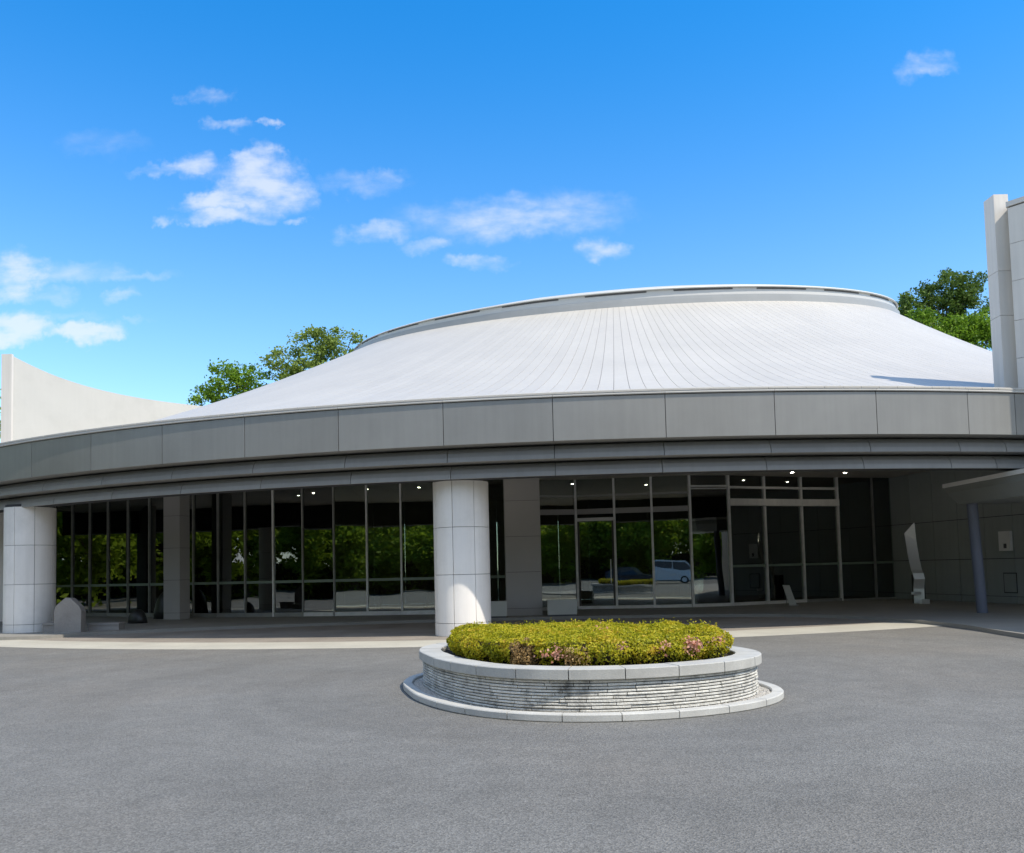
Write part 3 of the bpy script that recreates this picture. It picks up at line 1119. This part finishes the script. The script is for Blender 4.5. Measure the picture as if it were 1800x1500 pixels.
# ------------------------------------------------------------------ things standing about the entrance
# twisted steel ribbon sculpture
sc = thing('steel_sculpture', 'tall bent ribbon sculpture of polished steel standing before the dark side wall', 'sculpture', (12.95, 27.4, WALK))
ctr = [(12.70, 27.30, 2.50), (12.74, 27.32, 2.10), (12.83, 27.38, 1.55), (12.92, 27.42, 1.16), (12.97, 27.44, 1.05), (12.99, 27.40, .86), (12.98, 27.46, .55), (12.97, 27.44, WALK)]
V, F = [], []
for i, c in enumerate(ctr):
    c = np.array(c)
    hw = np.array((.15, -.045, .0)) if i else np.array((.15, -.045, .17))
    for (s_, t_) in ((-1, -1), (1, -1), (1, 1), (-1, 1)):
        V.append(c + hw * s_ + np.array((.008, .03, 0)) * t_)
for i in range(len(ctr) - 1):
    for j in range(4):
        j2 = (j + 1) % 4
        F.append((i * 4 + j, i * 4 + j2, (i + 1) * 4 + j2, (i + 1) * 4 + j))
F += [(3, 2, 1, 0), tuple((len(ctr) - 1) * 4 + k for k in range(4))]
mesh_obj('ribbon', V, F, M['steel'], sc)
V, F = prism([(12.86, 27.50), (13.22, 27.52), (13.20, 27.72), (12.88, 27.70)], WALK, 1.0)
mesh_obj('dark_support', V, F, M['black'], sc)
for (x0, x1, y0, z0, z1) in ((12.62, 12.92, 27.16, .38, .46), (12.84, 13.16, 27.12, WALK + .0, .22)):
    V, F = prism([(x0, y0 + .04), (x0 + .06, y0), (x1, y0 + .02), (x1 - .03, y0 + .12), (x0 + .03, y0 + .12)], z0, z1)
    mesh_obj('steel_foot', V, F, M['steel'], sc)

# stone marker with a pointed top
mk = thing('stone_marker', 'upright grey stone slab with pointed top beside the left column', 'stone marker', (-12.02, 23.15, WALK))
pent = [(-.35, 0), (.35, 0), (.36, .58), (.30, .70), (.06, .93), (-.05, .94), (-.30, .74), (-.36, .60)]
V = [(-12.02 + x, 23.05 + (.02 if x > 0 else 0), WALK + z) for x, z in pent] + [(-12.02 + x * .96, 23.35, WALK + z * .985) for x, z in pent]
n = len(pent)
F = [tuple(range(n)), tuple(reversed(range(n, 2 * n)))] + [(i, n + i, n + (i + 1) % n, (i + 1) % n) for i in range(n)]
mesh_obj('slab', V, F, M['stone'], mk)
for (x0, x1, y0, y1, z1, nm, lb, ct) in (
        (-12.85, -12.42, 23.3, 23.75, .34, 'stone_block', 'low square stone block between the left column and the pointed stone slab', 'stone block'),
        (-11.85, -10.95, 23.75, 24.15, .28, 'stone_bench', 'long low grey stone bench on the pavement beside the pointed stone slab', 'bench')):
    t_ = thing(nm, lb, ct, ((x0 + x1) / 2, (y0 + y1) / 2, WALK))
    V, F = box(x0, x1, y0, y1, z1 - .06, z1)
    mesh_obj('top_slab', V, F, M['stone'], t_)
    V, F = box(x0 + .02, x1 - .02, y0 + .02, y1 - .02, WALK, z1 - .063)
    mesh_obj('base', V, F, M['stone'], t_)


def boulder(name, label, cat, c, r, mat, seed):
    rg = np.random.default_rng(seed)
    V, F = [], []
    nu, nv = 14, 8
    for j in range(nv + 1):
        th = pi * .5 * j / nv
        for i in range(nu):
            a = 2 * pi * i / nu
            k = 1 + .10 * sin(2 * a + seed) + .08 * sin(3 * a + 2 * th + seed)
            V.append((c[0] + r[0] * k * cos(a) * cos(th), c[1] + r[1] * k * sin(a) * cos(th), c[2] + r[2] * sin(th) ** .8))
    for j in range(nv):
        for i in range(nu):
            i2 = (i + 1) % nu
            F.append((j * nu + i, j * nu + i2, (j + 1) * nu + i2, (j + 1) * nu + i))
    F.append(tuple(reversed(range(nu))))
    o = mesh_obj(name, V, F, mat, None, smooth=True)
    o['label'] = label
    o['category'] = cat
    return o


boulder('boulder', 'dark rounded boulder on the pavement left of the flat grey pillar', 'boulder', (-11.9, 27.1, WALK), (.30, .28, .44), M['black'], 3)
boulder('dark_boulder', 'tall black dome-shaped stone half hidden behind the flat grey pillar', 'boulder', (-12.0, 29.7, WALK), (.52, .3, .98), M['black'], 5)

for (x0, x1, y, lb) in ((-.95, -.21, 25.0, 'pale low box tucked between the round column and the flat pillar'),
                        (.98, 1.84, 25.1, 'wider pale low box right of the flat pillar by the entrance door')):
    t_ = thing('display_box', lb, 'box', ((x0 + x1) / 2, y, WALK), 'pale boxes beside the flat pillar')
    V, F = box(x0, x1, y, y + .35, WALK + .05, .565)
    mesh_obj('box_body', V, F, M['box'], t_)
    V, F = box(x0 + .03, x1 - .03, y + .03, y + .32, WALK, WALK + .05)
    mesh_obj('box_foot', V, F, M['slot'], t_)
sg = thing('sign_stand', 'small pale leaning notice stand before the glass front', 'sign', (9.1, 28.0, WALK))
V = [(8.98, 27.95, WALK + .03), (9.22, 27.98, WALK + .03), (9.06, 28.12, .74), (8.82, 28.09, .76), (8.98, 27.98, WALK + .03), (9.22, 28.01, WALK + .03), (9.06, 28.15, .74), (8.82, 28.12, .76)]
F = [(0, 1, 2, 3), (7, 6, 5, 4), (0, 4, 5, 1), (1, 5, 6, 2), (2, 6, 7, 3), (3, 7, 4, 0)]
mesh_obj('board', V, F, M['box'], sg)
V, F = tube([(9.0, 28.32, WALK), (8.97, 28.12, .6)], [.012, .012], 6)
mesh_obj('prop', V, F, M['alu_dull'], sg)
V, F = box(8.96, 9.26, 27.93, 28.06, WALK, WALK + .03)
mesh_obj('base', V, F, M['alu_dull'], sg)

# ------------------------------------------------------------------ round planter in the forecourt
PC = (.90, 10.55)
OUT = np.array([(.52, 8.64), (1.12, 8.62), (1.75, 8.78), (2.36, 9.14), (2.72, 9.62), (2.77, 10.0), (2.58, 10.7), (2.15, 11.4), (1.5, 12.0), (.7, 12.4), (-.1, 12.55), (-.75, 12.35),
                (-1.15, 11.85), (-1.21, 11.3), (-1.02, 10.5), (-.76, 9.8), (-.45, 9.28), (-.05, 8.88)])
_oa = np.arctan2(OUT[:, 0] - PC[0], -(OUT[:, 1] - PC[1]))
_or = np.hypot(OUT[:, 0] - PC[0], OUT[:, 1] - PC[1])
_o = np.argsort(_oa)
_ga = np.linspace(-pi, pi, 720, endpoint=False)
_gr = np.interp(_ga, _oa[_o], _or[_o], period=2 * pi)
_k = np.hanning(61)[:61]
_gr = np.convolve(np.concatenate([_gr[-30:], _gr, _gr[:30]]), _k / _k.sum(), 'valid')


def oval(V):
    """Turn the circular plan of the planter into its skewed oval: radius 1.975 goes to the wall line."""
    V = np.array(V, float).reshape(-1, 3)
    dx, dy = V[:, 0] - PC[0], V[:, 1] - PC[1]
    r = np.hypot(dx, dy)
    a = np.arctan2(dx, -dy)
    off = (np.interp(a, _ga, _gr, period=2 * pi) - 1.975) * np.clip(r / 1.9, 0, 1)
    V[:, 0] = PC[0] + (r + off) * np.sin(a)
    V[:, 1] = PC[1] - (r + off) * np.cos(a)
    return V


pl = thing('round_planter', 'round raised planter of stacked pale stone with concrete coping in the forecourt', 'planter', (PC[0], PC[1], 0))
ka = np.arange(0, 360, 15.0) + 3
for a in ka:
    g = math.degrees(.005 / 2.3)
    V, F = sweep(PC, rect(2.12, 2.25, 0, .078, .010), a + g, a + 15 - g, 6)
    mesh_obj('kerb_stone', oval(V), F, M['kerbstone'], pl)
V, F = sweep(PC, rect(1.7, 1.945, 0, .375), 0, 360, 96)
mesh_obj('wall_core', oval(V), F, M['wallcore'], pl)
V, F = sweep(PC, rect(1.9, 2.115, .004, .045), 0, 360, 96)
mesh_obj('gravel_bed', oval(V), F, M['gravel'], pl)
# loose gravel on the bed
gn = 3400
ga = rng.uniform(-115, 115, gn) * pi / 180
gr = rng.uniform(1.985, 2.112, gn)
gs = rng.uniform(.006, .013, gn)
base = np.array([(1, 0, 0), (0, 1, 0), (-1, 0, 0), (0, -1, 0), (0, 0, .8), (0, 0, -.8)])
V, F = [], []
tri = [(0, 1, 4), (1, 2, 4), (2, 3, 4), (3, 0, 4), (1, 0, 5), (2, 1, 5), (3, 2, 5), (0, 3, 5)]
for i in range(gn):
    c = np.array((PC[0] + gr[i] * sin(ga[i]), PC[1] - gr[i] * cos(ga[i]), .045 + gs[i] * .3))
    th = rng.uniform(0, pi)
    R_ = np.array([(cos(th), -sin(th), 0), (sin(th), cos(th), 0), (0, 0, 1)])
    sc_ = gs[i] * rng.uniform(.7, 1.3, 3)
    V.append((base * sc_) @ R_.T + c)
    F += [tuple(q + 6 * i for q in t) for t in tri]
mesh_obj('gravel', oval(np.vstack(V)), F, M['gravel'], pl, kind='stuff')
# coursed stone, each stone of its own on the side that shows
NC = 10
ch = (.372 - .05) / NC
back_parts = []
for c in range(NC):
    z0, z1 = .05 + ch * c + .0042, .05 + ch * (c + 1) - .0042
    a = -180 + rng.uniform(0, 8)
    end = a + 360
    while a < end - 1:
        w = rng.uniform(7.5, 15.0)
        if end - (a + w) < 5:
            w = end - a
        proud = rng.uniform(-.005, .007)
        g = .10
        mid = (a + w / 2 + 180) % 360 - 180
        r1 = 1.975 + proud
        zz1 = z1 - rng.uniform(0, .002)
        V, F = sweep(PC, [(1.93, z0), (r1 - .004, z0), (r1, z0 + .005), (r1 + rng.uniform(-.003, .003), (z0 + zz1) / 2), (r1 - .001, zz1 - .004), (r1 - .006, zz1), (1.93, zz1)], a + g, a + w - g, 4)
        if -100 < mid < 100:
            mesh_obj('stone', oval(V), F, M['wallstone'], pl)
        else:
            back_parts.append((V, F))
        a += w
V, F = merge(*back_parts)
mesh_obj('stone_courses', oval(V), F, M['wallstone'], pl, kind='stuff')
for k in range(22):
    a = k * 360 / 22 + 5.5
    g = math.degrees(.0055 / 2.02)
    V, F = sweep(PC, rect(1.735, 2.025, .376, .485 + rng.uniform(-.002, .002), .008), a + g, a + 360 / 22 - g, 6)
    mesh_obj('coping_stone', oval(V), F, M['coping'], pl)
V, F = sweep(PC, [(.0, .2), (1.74, .2), (1.74, .43), (.0, .45)], 0, 360, 64)
mesh_obj('soil', oval(V), F, M['soil'], pl)

# clipped azalea hedge
hd = thing('azalea_hedge', 'low clipped yellow-green azalea hedge filling the round planter', 'hedge', (PC[0], PC[1], .43))
bump_c = rng.uniform(-1, 1, (90, 2))
bump_c = bump_c[np.hypot(*bump_c.T) < 1][:60] * 1.6
bump_h = rng.uniform(-.05, .045, len(bump_c))


def hedge_r(a):
    return 1.63 + .035 * np.sin(5 * a + 1) + .04 * np.sin(11 * a + 2) + .035 * np.abs(np.sin(13 * a + .6)) + .02 * np.sin(29 * a)


def hedge_top(x, y):
    z = np.full(x.shape, .735)
    for (bx, by), h in zip(bump_c, bump_h):
        z += h * np.exp(-((x - bx) ** 2 + (y - by) ** 2) / .05)
    return z


NA, NRD = 72, 10
V, F = [], []
for i in range(NA):
    a = 2 * pi * i / NA
    R_ = float(hedge_r(np.array([a]))[0]) - .06
    for (fr, zf) in ((.93, 0), (.99, .35), (1.0, .7), (.95, .93), (.8, 1), (.55, 1), (.25, 1)):
        x, y = R_ * fr * sin(a), -R_ * fr * cos(a)
        zt = float(hedge_top(np.array([x]), np.array([y]))[0]) - .06
        V.append((PC[0] + x, PC[1] + y, .44 + (zt - .44) * zf))
k = 7
for i in range(NA):
    i2 = (i + 1) % NA
    for j in range(k - 1):
        F.append((i * k + j, i2 * k + j, i2 * k + j + 1, i * k + j + 1))
F.append(tuple(i * k + k - 1 for i in range(NA)))
mesh_obj('twig_mass', oval(V), F, M['hedgecore'], hd)
DRY = (.10, 9.30)
# leaves on the top and round the side
nt_, ns_ = 44000, 36000
r = np.sqrt(rng.uniform(0, 1, nt_)) * 1.62
a = rng.uniform(0, 2 * pi, nt_)
x, y = r * np.sin(a), -r * np.cos(a)
edge = np.clip((r - 1.42) / .22, 0, 1)
z = hedge_top(x, y) - .045 * edge ** 2 - np.abs(rng.normal(0, .022, nt_)) + .012
P1 = np.stack([PC[0] + x, PC[1] + y, z], 1)
N1 = np.stack([x * edge * .5, y * edge * .5, np.full(nt_, 1.0)], 1)
a = rng.uniform(0, 2 * pi, ns_)
R_ = hedge_r(a)
h = rng.uniform(0, 1, ns_) ** .8
x0, y0 = R_ * np.sin(a), -R_ * np.cos(a)
zt = hedge_top(x0 * .9, y0 * .9) - .05
z = .445 + (zt - .445) * h
rr = R_ * (1 - .055 * (1 - h) ** 2 - .05 * np.clip(h - .75, 0, 1) * 3) - np.abs(rng.normal(0, .03, ns_)) + .02
# uneven: clumps with darker hollows between them
cl = .5 + .5 * np.sin(a * 23 + 3 * np.sin(a * 7)) * np.sin(z * 19 + a * 11)
keep = rng.uniform(0, 1, ns_) < np.clip(.15 + 1.1 * cl, 0, 1) * (.35 + .65 * h)
P2 = np.stack([PC[0] + rr * np.sin(a), PC[1] - rr * np.cos(a), z], 1)[keep]
N2 = np.stack([np.sin(a), -np.cos(a), np.full(ns_, .6)], 1)[keep]
P = np.vstack([P1, P2])
N_ = np.vstack([N1, N2])
P = oval(P)
d_dry = np.hypot(P[:, 0] - DRY[0], P[:, 1] - DRY[1])
ok = ~((d_dry < .17) & (P[:, 2] < .68))
P, N_ = P[ok], N_[ok]
leaves(P, N_, .031, .8, M['hedge'], 'foliage', hd, .6)
# upright shoots above the clipped line
ns2 = 420
a = rng.uniform(0, 2 * pi, ns2)
r = np.sqrt(rng.uniform(0, 1, ns2)) * 1.55
x, y = r * np.sin(a), -r * np.cos(a)
z = hedge_top(x, y)
P = np.stack([PC[0] + x, PC[1] + y, z], 1)
P = np.repeat(P, 9, 0) + rng.normal(0, 1, (ns2 * 9, 3)) * (.018, .018, .022) + (0, 0, .012)
leaves(oval(P), np.tile((0, 0, .6), (len(P), 1)), .030, 1.0, M['hedge'], 'new_shoots', hd, .55)
# pink blossom heads
bl = [(1.86, 9.20, .66, 90), (1.93, 9.17, .62, 70), (1.80, 9.15, .62, 30), (1.55, 9.07, .65, 26), (2.25, 9.42, .68, 22), (1.10, 9.02, .66, 20), (.42, 9.0, .63, 28), (.46, 8.98, .60, 26), (.30, 9.0, .58, 14), (.98, 9.9, .80, 14)]
for (x, y, z, n) in bl:
    rad_ = PC[1] - y
    dx, dy = x - PC[0], y - PC[1]
    k = 1.68 / max(np.hypot(dx, dy), 1e-6) if z < .75 else 1
    c = np.array((PC[0] + dx * k, PC[1] + dy * k, z))
    P = c + rng.normal(0, 1, (n, 3)) * (.045, .03, .035)
    leaves(oval(P), np.tile((dx * .5, dy * .5, .5), (n, 1)), .032, .7, M['petal'], 'blossom', hd, .8)
# browned twiggy gap right of the withered bush
gp = oval([(PC[0] - .26, PC[1] - 1.62, .56)])[0]
n = 900
P = gp + np.clip(rng.normal(0, 1, (n, 3)), -1.8, 1.8) * (.07, .05, .06)
leaves(P, rng.normal(0, 1, (n, 3)), .026, .8, M['dry'], 'withered_foliage', hd, .55, label='browned patch at the front of the hedge')
# half withered bush in the front of the hedge
db = thing('dry_bush', 'small browned azalea bush withering at the front left of the hedge', 'bush', (DRY[0], DRY[1], .43))
n = 2600
P = rng.normal(0, 1, (n, 3))
P /= np.linalg.norm(P, axis=1)[:, None]
Nn = P.copy()
P = P * ((1 + .18 * np.sin(4 * P[:, 0] + 2) * np.cos(5 * P[:, 2]) + .12 * np.sin(9 * P[:, 0]))[:, None] * rng.uniform(.7, 1.08, n)[:, None]) * (.17, .15, .165) + (DRY[0], DRY[1], .565)
leaves(P[P[:, 2] > .44], Nn[P[:, 2] > .44], .026, .8, M['dry'], 'foliage', db, .55)
stems = [tube([(DRY[0] + rng.normal(0, .02), DRY[1] + rng.normal(0, .02), .43), (DRY[0] + rng.normal(0, .09), DRY[1] + rng.normal(0, .07), .66)], [.006, .003], 5) for _ in range(14)]
V, F = merge(*stems)
mesh_obj('stems', V, F, M['bark'], db)


# ------------------------------------------------------------------ trees
def tree(name, label, base, blobs, nleaf, size, mat, group=None, limb=8, clump=.75, fill=.5, trunk_r=.35, per=75):
    t = thing(name, label, 'tree', (base[0], base[1], 0), group)
    blobs = np.array(blobs, float)
    top = blobs[:, 2].max()
    wts = blobs[:, 3] ** 2
    wts /= wts.sum()
    nc = max(24, int(nleaf / per))
    ids = rng.choice(len(blobs), nc, p=wts)
    dirs = rng.normal(0, 1, (nc, 3))
    dirs /= np.linalg.norm(dirs, axis=1)[:, None]
    rad_ = rng.uniform(fill, 1.0, nc) ** .6
    cc = blobs[ids, :3] + dirs * (blobs[ids, 3] * rad_)[:, None] * (1, 1, .85)
    pid = rng.integers(0, nc, nleaf)
    cs = clump * rng.uniform(.5, 1.3, nc)
    P = cc[pid] + np.clip(rng.normal(0, 1, (nleaf, 3)), -1.7, 1.7) * (cs[pid] * .5)[:, None] * (1, 1, .7)
    N1 = rng.normal(0, .6, (nleaf, 3)) + (0, 0, .7)
    leaves(P, N1, size, .6, mat, 'crown', t, .6)
    lowest = (blobs[:, 2] - blobs[:, 3]).min()
    z1 = max(lowest + .3 * (top - lowest), 1.5)
    b = blobs[:, :3].mean(0)
    V, F = tube([(base[0], base[1], 0), (base[0] + .1, base[1], z1 * .5), (b[0] * .5 + base[0] * .5, b[1] * .5 + base[1] * .5, z1)],
                [trunk_r, trunk_r * .75, trunk_r * .5], 10)
    parts = [(V, F)]
    st = np.array((b[0] * .5 + base[0] * .5, b[1] * .5 + base[1] * .5, z1))
    for c in cc[rng.choice(nc, min(limb * 3, nc), replace=False)]:
        mid = st + (c - st) * .5 + rng.normal(0, .25, 3) + (0, 0, .3)
        parts.append(tube([st - (0, 0, .4), mid, c], [trunk_r * .32, trunk_r * .16, .03], 6))
    V, F = merge(*parts)
    mesh_obj('trunk', V, F, M['bark'], t)
    return t


def at(px, py, Y):
    """Crown centre seen over the roof at a chosen distance."""
    sx, sy = (px - 900) / 1500, -(py - 913) / 1500
    d = np.array(fw) + sx * np.array(rt) + sy * np.array(up)
    d = d / d[1] * Y
    return np.array((d[0], d[1], d[2] + EYE))


GB = 'trees rising behind the round hall'
c1, c2 = at(402, 676, 72), at(440, 672, 73)
tree('broad_tree', 'bright leafy tree just showing over the long left slope of the white roof', (c1[0], 72), [(*c1, 2.0), (*c2, 1.7), (*(c1 - (1.2, 0, 1.5)), 1.8), (*(c1 + (.5, 1, -4)), 3.2)],
     10000, .28, M['leaf_bright'], GB, clump=.8, per=55)
c1, c2, c3 = at(505, 640, 74), at(555, 612, 74), at(600, 610, 75)
tree('broad_tree', 'taller green tree reaching up to the left end of the roof crown', (c2[0], 74), [(*c1, 1.9), (*c2, 1.9), (*c3, 1.8), (*(c2 - (0, 0, 4)), 3.4)],
     12000, .28, M['leaf_tree'], GB, clump=.8, per=55)
c1 = at(308, 726, 66)
tree('slender_tree', 'thin twiggy treetop poking up between the concave wall and the roof', (c1[0], 66), [(*c1, .55), (*(c1 - (0, 0, 2)), 1.2)], 300, .2, M['leaf_dark'], None, clump=.5, trunk_r=.14)
c1, c2, c3, c4, c5 = at(1650, 530, 70), at(1685, 505, 71), at(1612, 545, 70), at(1720, 560, 70), at(1590, 540, 69)
tree('spreading_tree', 'tall dark open-crowned tree left of the tower with sky showing through', (c1[0], 70),
     [(*c1, 2.2), (*c2, 1.9), (*c3, 1.8), (*c4, 2.2), (*c5, 1.2), (*(c1 + (1.2, 0, .6)), 2.0), (*(c1 - (0, 0, 3.2)), 2.5)], 15000, .24, M['leaf_dark'], GB, limb=12, clump=.6, fill=.55, per=62)
c1, c2, c3, c4 = at(1612, 578, 66), at(1665, 600, 66), at(1715, 590, 66), at(1735, 565, 67)
tree('bushy_tree', 'light green bushy tree below the dark tree beside the tower', (c2[0], 66), [(*c1, 1.5), (*c2, 2.1), (*c3, 1.9), (*c4, 1.1), (*(c2 - (0, 0, 3)), 3.2)],
     16000, .25, M['leaf_bright'], GB, clump=.8)
c1 = at(-62, 735, 52)
tree('edge_tree', 'dark green tree at the left picture edge behind the concave wall', (c1[0], 52), [(*c1, 2.25), (*(c1 - (1, 0, 2.5)), 2.6)], 7000, .26, M['leaf_tree'])

# trees across the forecourt, behind the viewer, seen in the glass
base_t = tree('forecourt_tree', 'full green tree across the forecourt mirrored in the left glass bays', (0, -22), [(0, -22, 5.6, 3.2), (-2.4, -21, 4.4, 2.4), (2.5, -22, 4.6, 2.5), (.3, -22, 7.6, 2.2), (0, -21.5, 2.6, 2.6)],
              17000, .36, M['leaf_sunny'], 'trees across the forecourt seen in the glass', clump=1.0)
spots = [(-31, 40, .9), (-33, 32, 1.0), (-35, 23, 1.1), (-42, 12, 1.1), (-41, 2, 1.1), (-36, -8, 1.1), (-30, -15, 1.15), (-22, -19, 1.1), (-13, -21, 1.05),
         (-5, -23, 1.1), (9, -22, 1.0), (17, -20, 1.1), (25, -17, 1.1), (33, -10, 1.0), (-26, -24, 1.5), (-19, -28, 1.45), (-38, -17, 1.45), (-32, -27, 1.5), (-2, -33, 1.5), (18, -29, 1.4), (-45, 36, 1.3), (-47, 18, 1.4), (-9, -29, 1.4), (10, -30, 1.5), (-46, -8, 1.4), (-50, 8, 1.4), (-48, 26, 1.4), (28, -26, 1.4)]
base_t['label'] = 'full green tree across the forecourt, seen only mirrored in the glass front'
for (px_, py_, s_) in spots:
    r_ = base_t.copy()
    COL.objects.link(r_)
    # children keep their offset from the trunk foot, so scale and turn about it
    r_.location = (px_, py_, 0)
    r_.scale = (s_, s_, s_ * (random.uniform(.95, 1.2) if px_ < -28 else random.uniform(.68, .9)))
    r_.rotation_euler.z = random.uniform(0, 6.28)
    for chd in list(base_t.children):
        c_ = chd.copy()
        COL.objects.link(c_)
        c_.parent = r_

# clipped hedge behind the trees across the forecourt
hg = thing('boundary_hedge', 'long dark boundary hedge under the trees mirrored in the glass front', 'hedge', (0, -27, 0))
path = np.array([(-52, 44), (-50, 10), (-44, -14), (-28, -26), (0, -31), (24, -28), (42, -14)], float)
Ls = np.concatenate([[0], np.cumsum(np.hypot(*np.diff(path, axis=0).T))])
n = 15000
d0 = rng.uniform(0, Ls[-1], n)
P = np.stack([np.interp(d0, Ls, path[:, 0]), np.interp(d0, Ls, path[:, 1]), rng.uniform(0, 1, n) * 2.9], 1) + rng.normal(0, .35, (n, 3)) * (1, 1, .2)
P[:, 2] = np.abs(P[:, 2])
leaves(P, rng.normal(0, 1, (n, 3)),   .55, .5, M['leaf_sunny'], 'foliage', hg, .7)
V, F = [], []
for i in range(len(path)):
    for dx, z in ((-.5, 0), (-.5, 2.6), (.5, 2.6), (.5, 0)):
        V.append((path[i][0] + dx, path[i][1] - dx, z))
for i in range(len(path) - 1):
    for j in range(4):
        j2 = (j + 1) % 4
        F.append((i * 4 + j, i * 4 + j2, (i + 1) * 4 + j2, (i + 1) * 4 + j))
mesh_obj('twig_mass', V, F, M['hedgecore'], hg)


# two parked vehicles mirrored in the entrance glass
def car(name, label, loc, rot, prof, glassp, width, paint):
    t = thing(name, label, 'car' if 'car' in name else 'van', loc)
    ca, sa = cos(rot), sin(rot)

    def wv(V):
        return [(loc[0] + ca * x - sa * y, loc[1] + sa * x + ca * y, z) for x, y, z in V]

    def ext(profile, w, inset=0.0):
        n = len(profile)
        V = [(x, -w / 2 + (inset if z > .95 else 0), z) for x, z in profile] + [(x, w / 2 - (inset if z > .95 else 0), z) for x, z in profile]
        F = [tuple(range(n)), tuple(reversed(range(n, 2 * n)))] + [(i, n + i, n + (i + 1) % n, (i + 1) % n) for i in range(n)]
        return V, F
    V, F = ext(prof, width, .14)
    mesh_obj('body', wv(V), F, paint, t)
    for g in glassp:
        V, F = ext(g, width - .20)
        V = [(x, y * 1.0, z) for x, y, z in V]
        mesh_obj('window', wv(V), F, M['slot'], t)
    xs = [p[0] for p in prof]
    for wx in (min(xs) + .85, max(xs) - .85):
        for sy in (-1, 1):
            n = 20
            V = [(wx + .32 * cos(2 * pi * k / n), sy * (width / 2 - .18), .32 + .32 * sin(2 * pi * k / n)) for k in range(n)] + \
                [(wx + .32 * cos(2 * pi * k / n), sy * (width / 2 + .01), .32 + .32 * sin(2 * pi * k / n)) for k in range(n)]
            F = [tuple(range(n)), tuple(reversed(range(n, 2 * n)))] + [(k, n + k, n + (k + 1) % n, (k + 1) % n) for k in range(n)]
            w_ = mesh_obj('wheel', wv(V), F, M['tyre'], t)
            V = [(wx + .2 * cos(2 * pi * k / n), sy * (width / 2 + .013), .32 + .2 * sin(2 * pi * k / n)) for k in range(n)] + \
                [(wx + .2 * cos(2 * pi * k / n), sy * (width / 2 + .02), .32 + .2 * sin(2 * pi * k / n)) for k in range(n)]
            mesh_obj('rim', wv(V), F, M['alu'], w_)
    for sy in (-1, 1):
        V, F = box(max(xs) - .03, max(xs) + .012, sy * (width / 2 - .32) - .16, sy * (width / 2 - .32) + .16, .62, .74)
        mesh_obj('headlight', wv(V), F, M['white_trim'], t)
    return t


car('parked_car', 'dark blue saloon car parked across the forecourt, mirrored in the entrance glass', (-2.2, -8.5, 0), .12,
    [(-2.15, .28), (2.15, .28), (2.2, .62), (2.05, .80), (1.0, .95), (.35, 1.40), (-1.1, 1.43), (-1.85, 1.0), (-2.15, .92)],
    [[(.92, .97), (.36, 1.36), (-.3, 1.37), (-.3, .97)], [(-.38, .97), (-.38, 1.37), (-1.05, 1.38), (-1.65, 1.0)]], 1.72, M['dark_car'])
car('parked_van', 'white van parked across the forecourt, mirrored in the entrance glass', (2.9, -9.0, 0), -.1,
    [(-2.2, .28), (2.2, .28), (2.25, .7), (2.1, 1.0), (1.45, 1.82), (-2.1, 1.88), (-2.25, .9)],
    [[(1.95, 1.05), (1.42, 1.68), (.6, 1.72), (.6, 1.05)], [(.5, 1.05), (.5, 1.72), (-1.9, 1.75), (-1.95, 1.05)]], 1.75, M['white_car'])
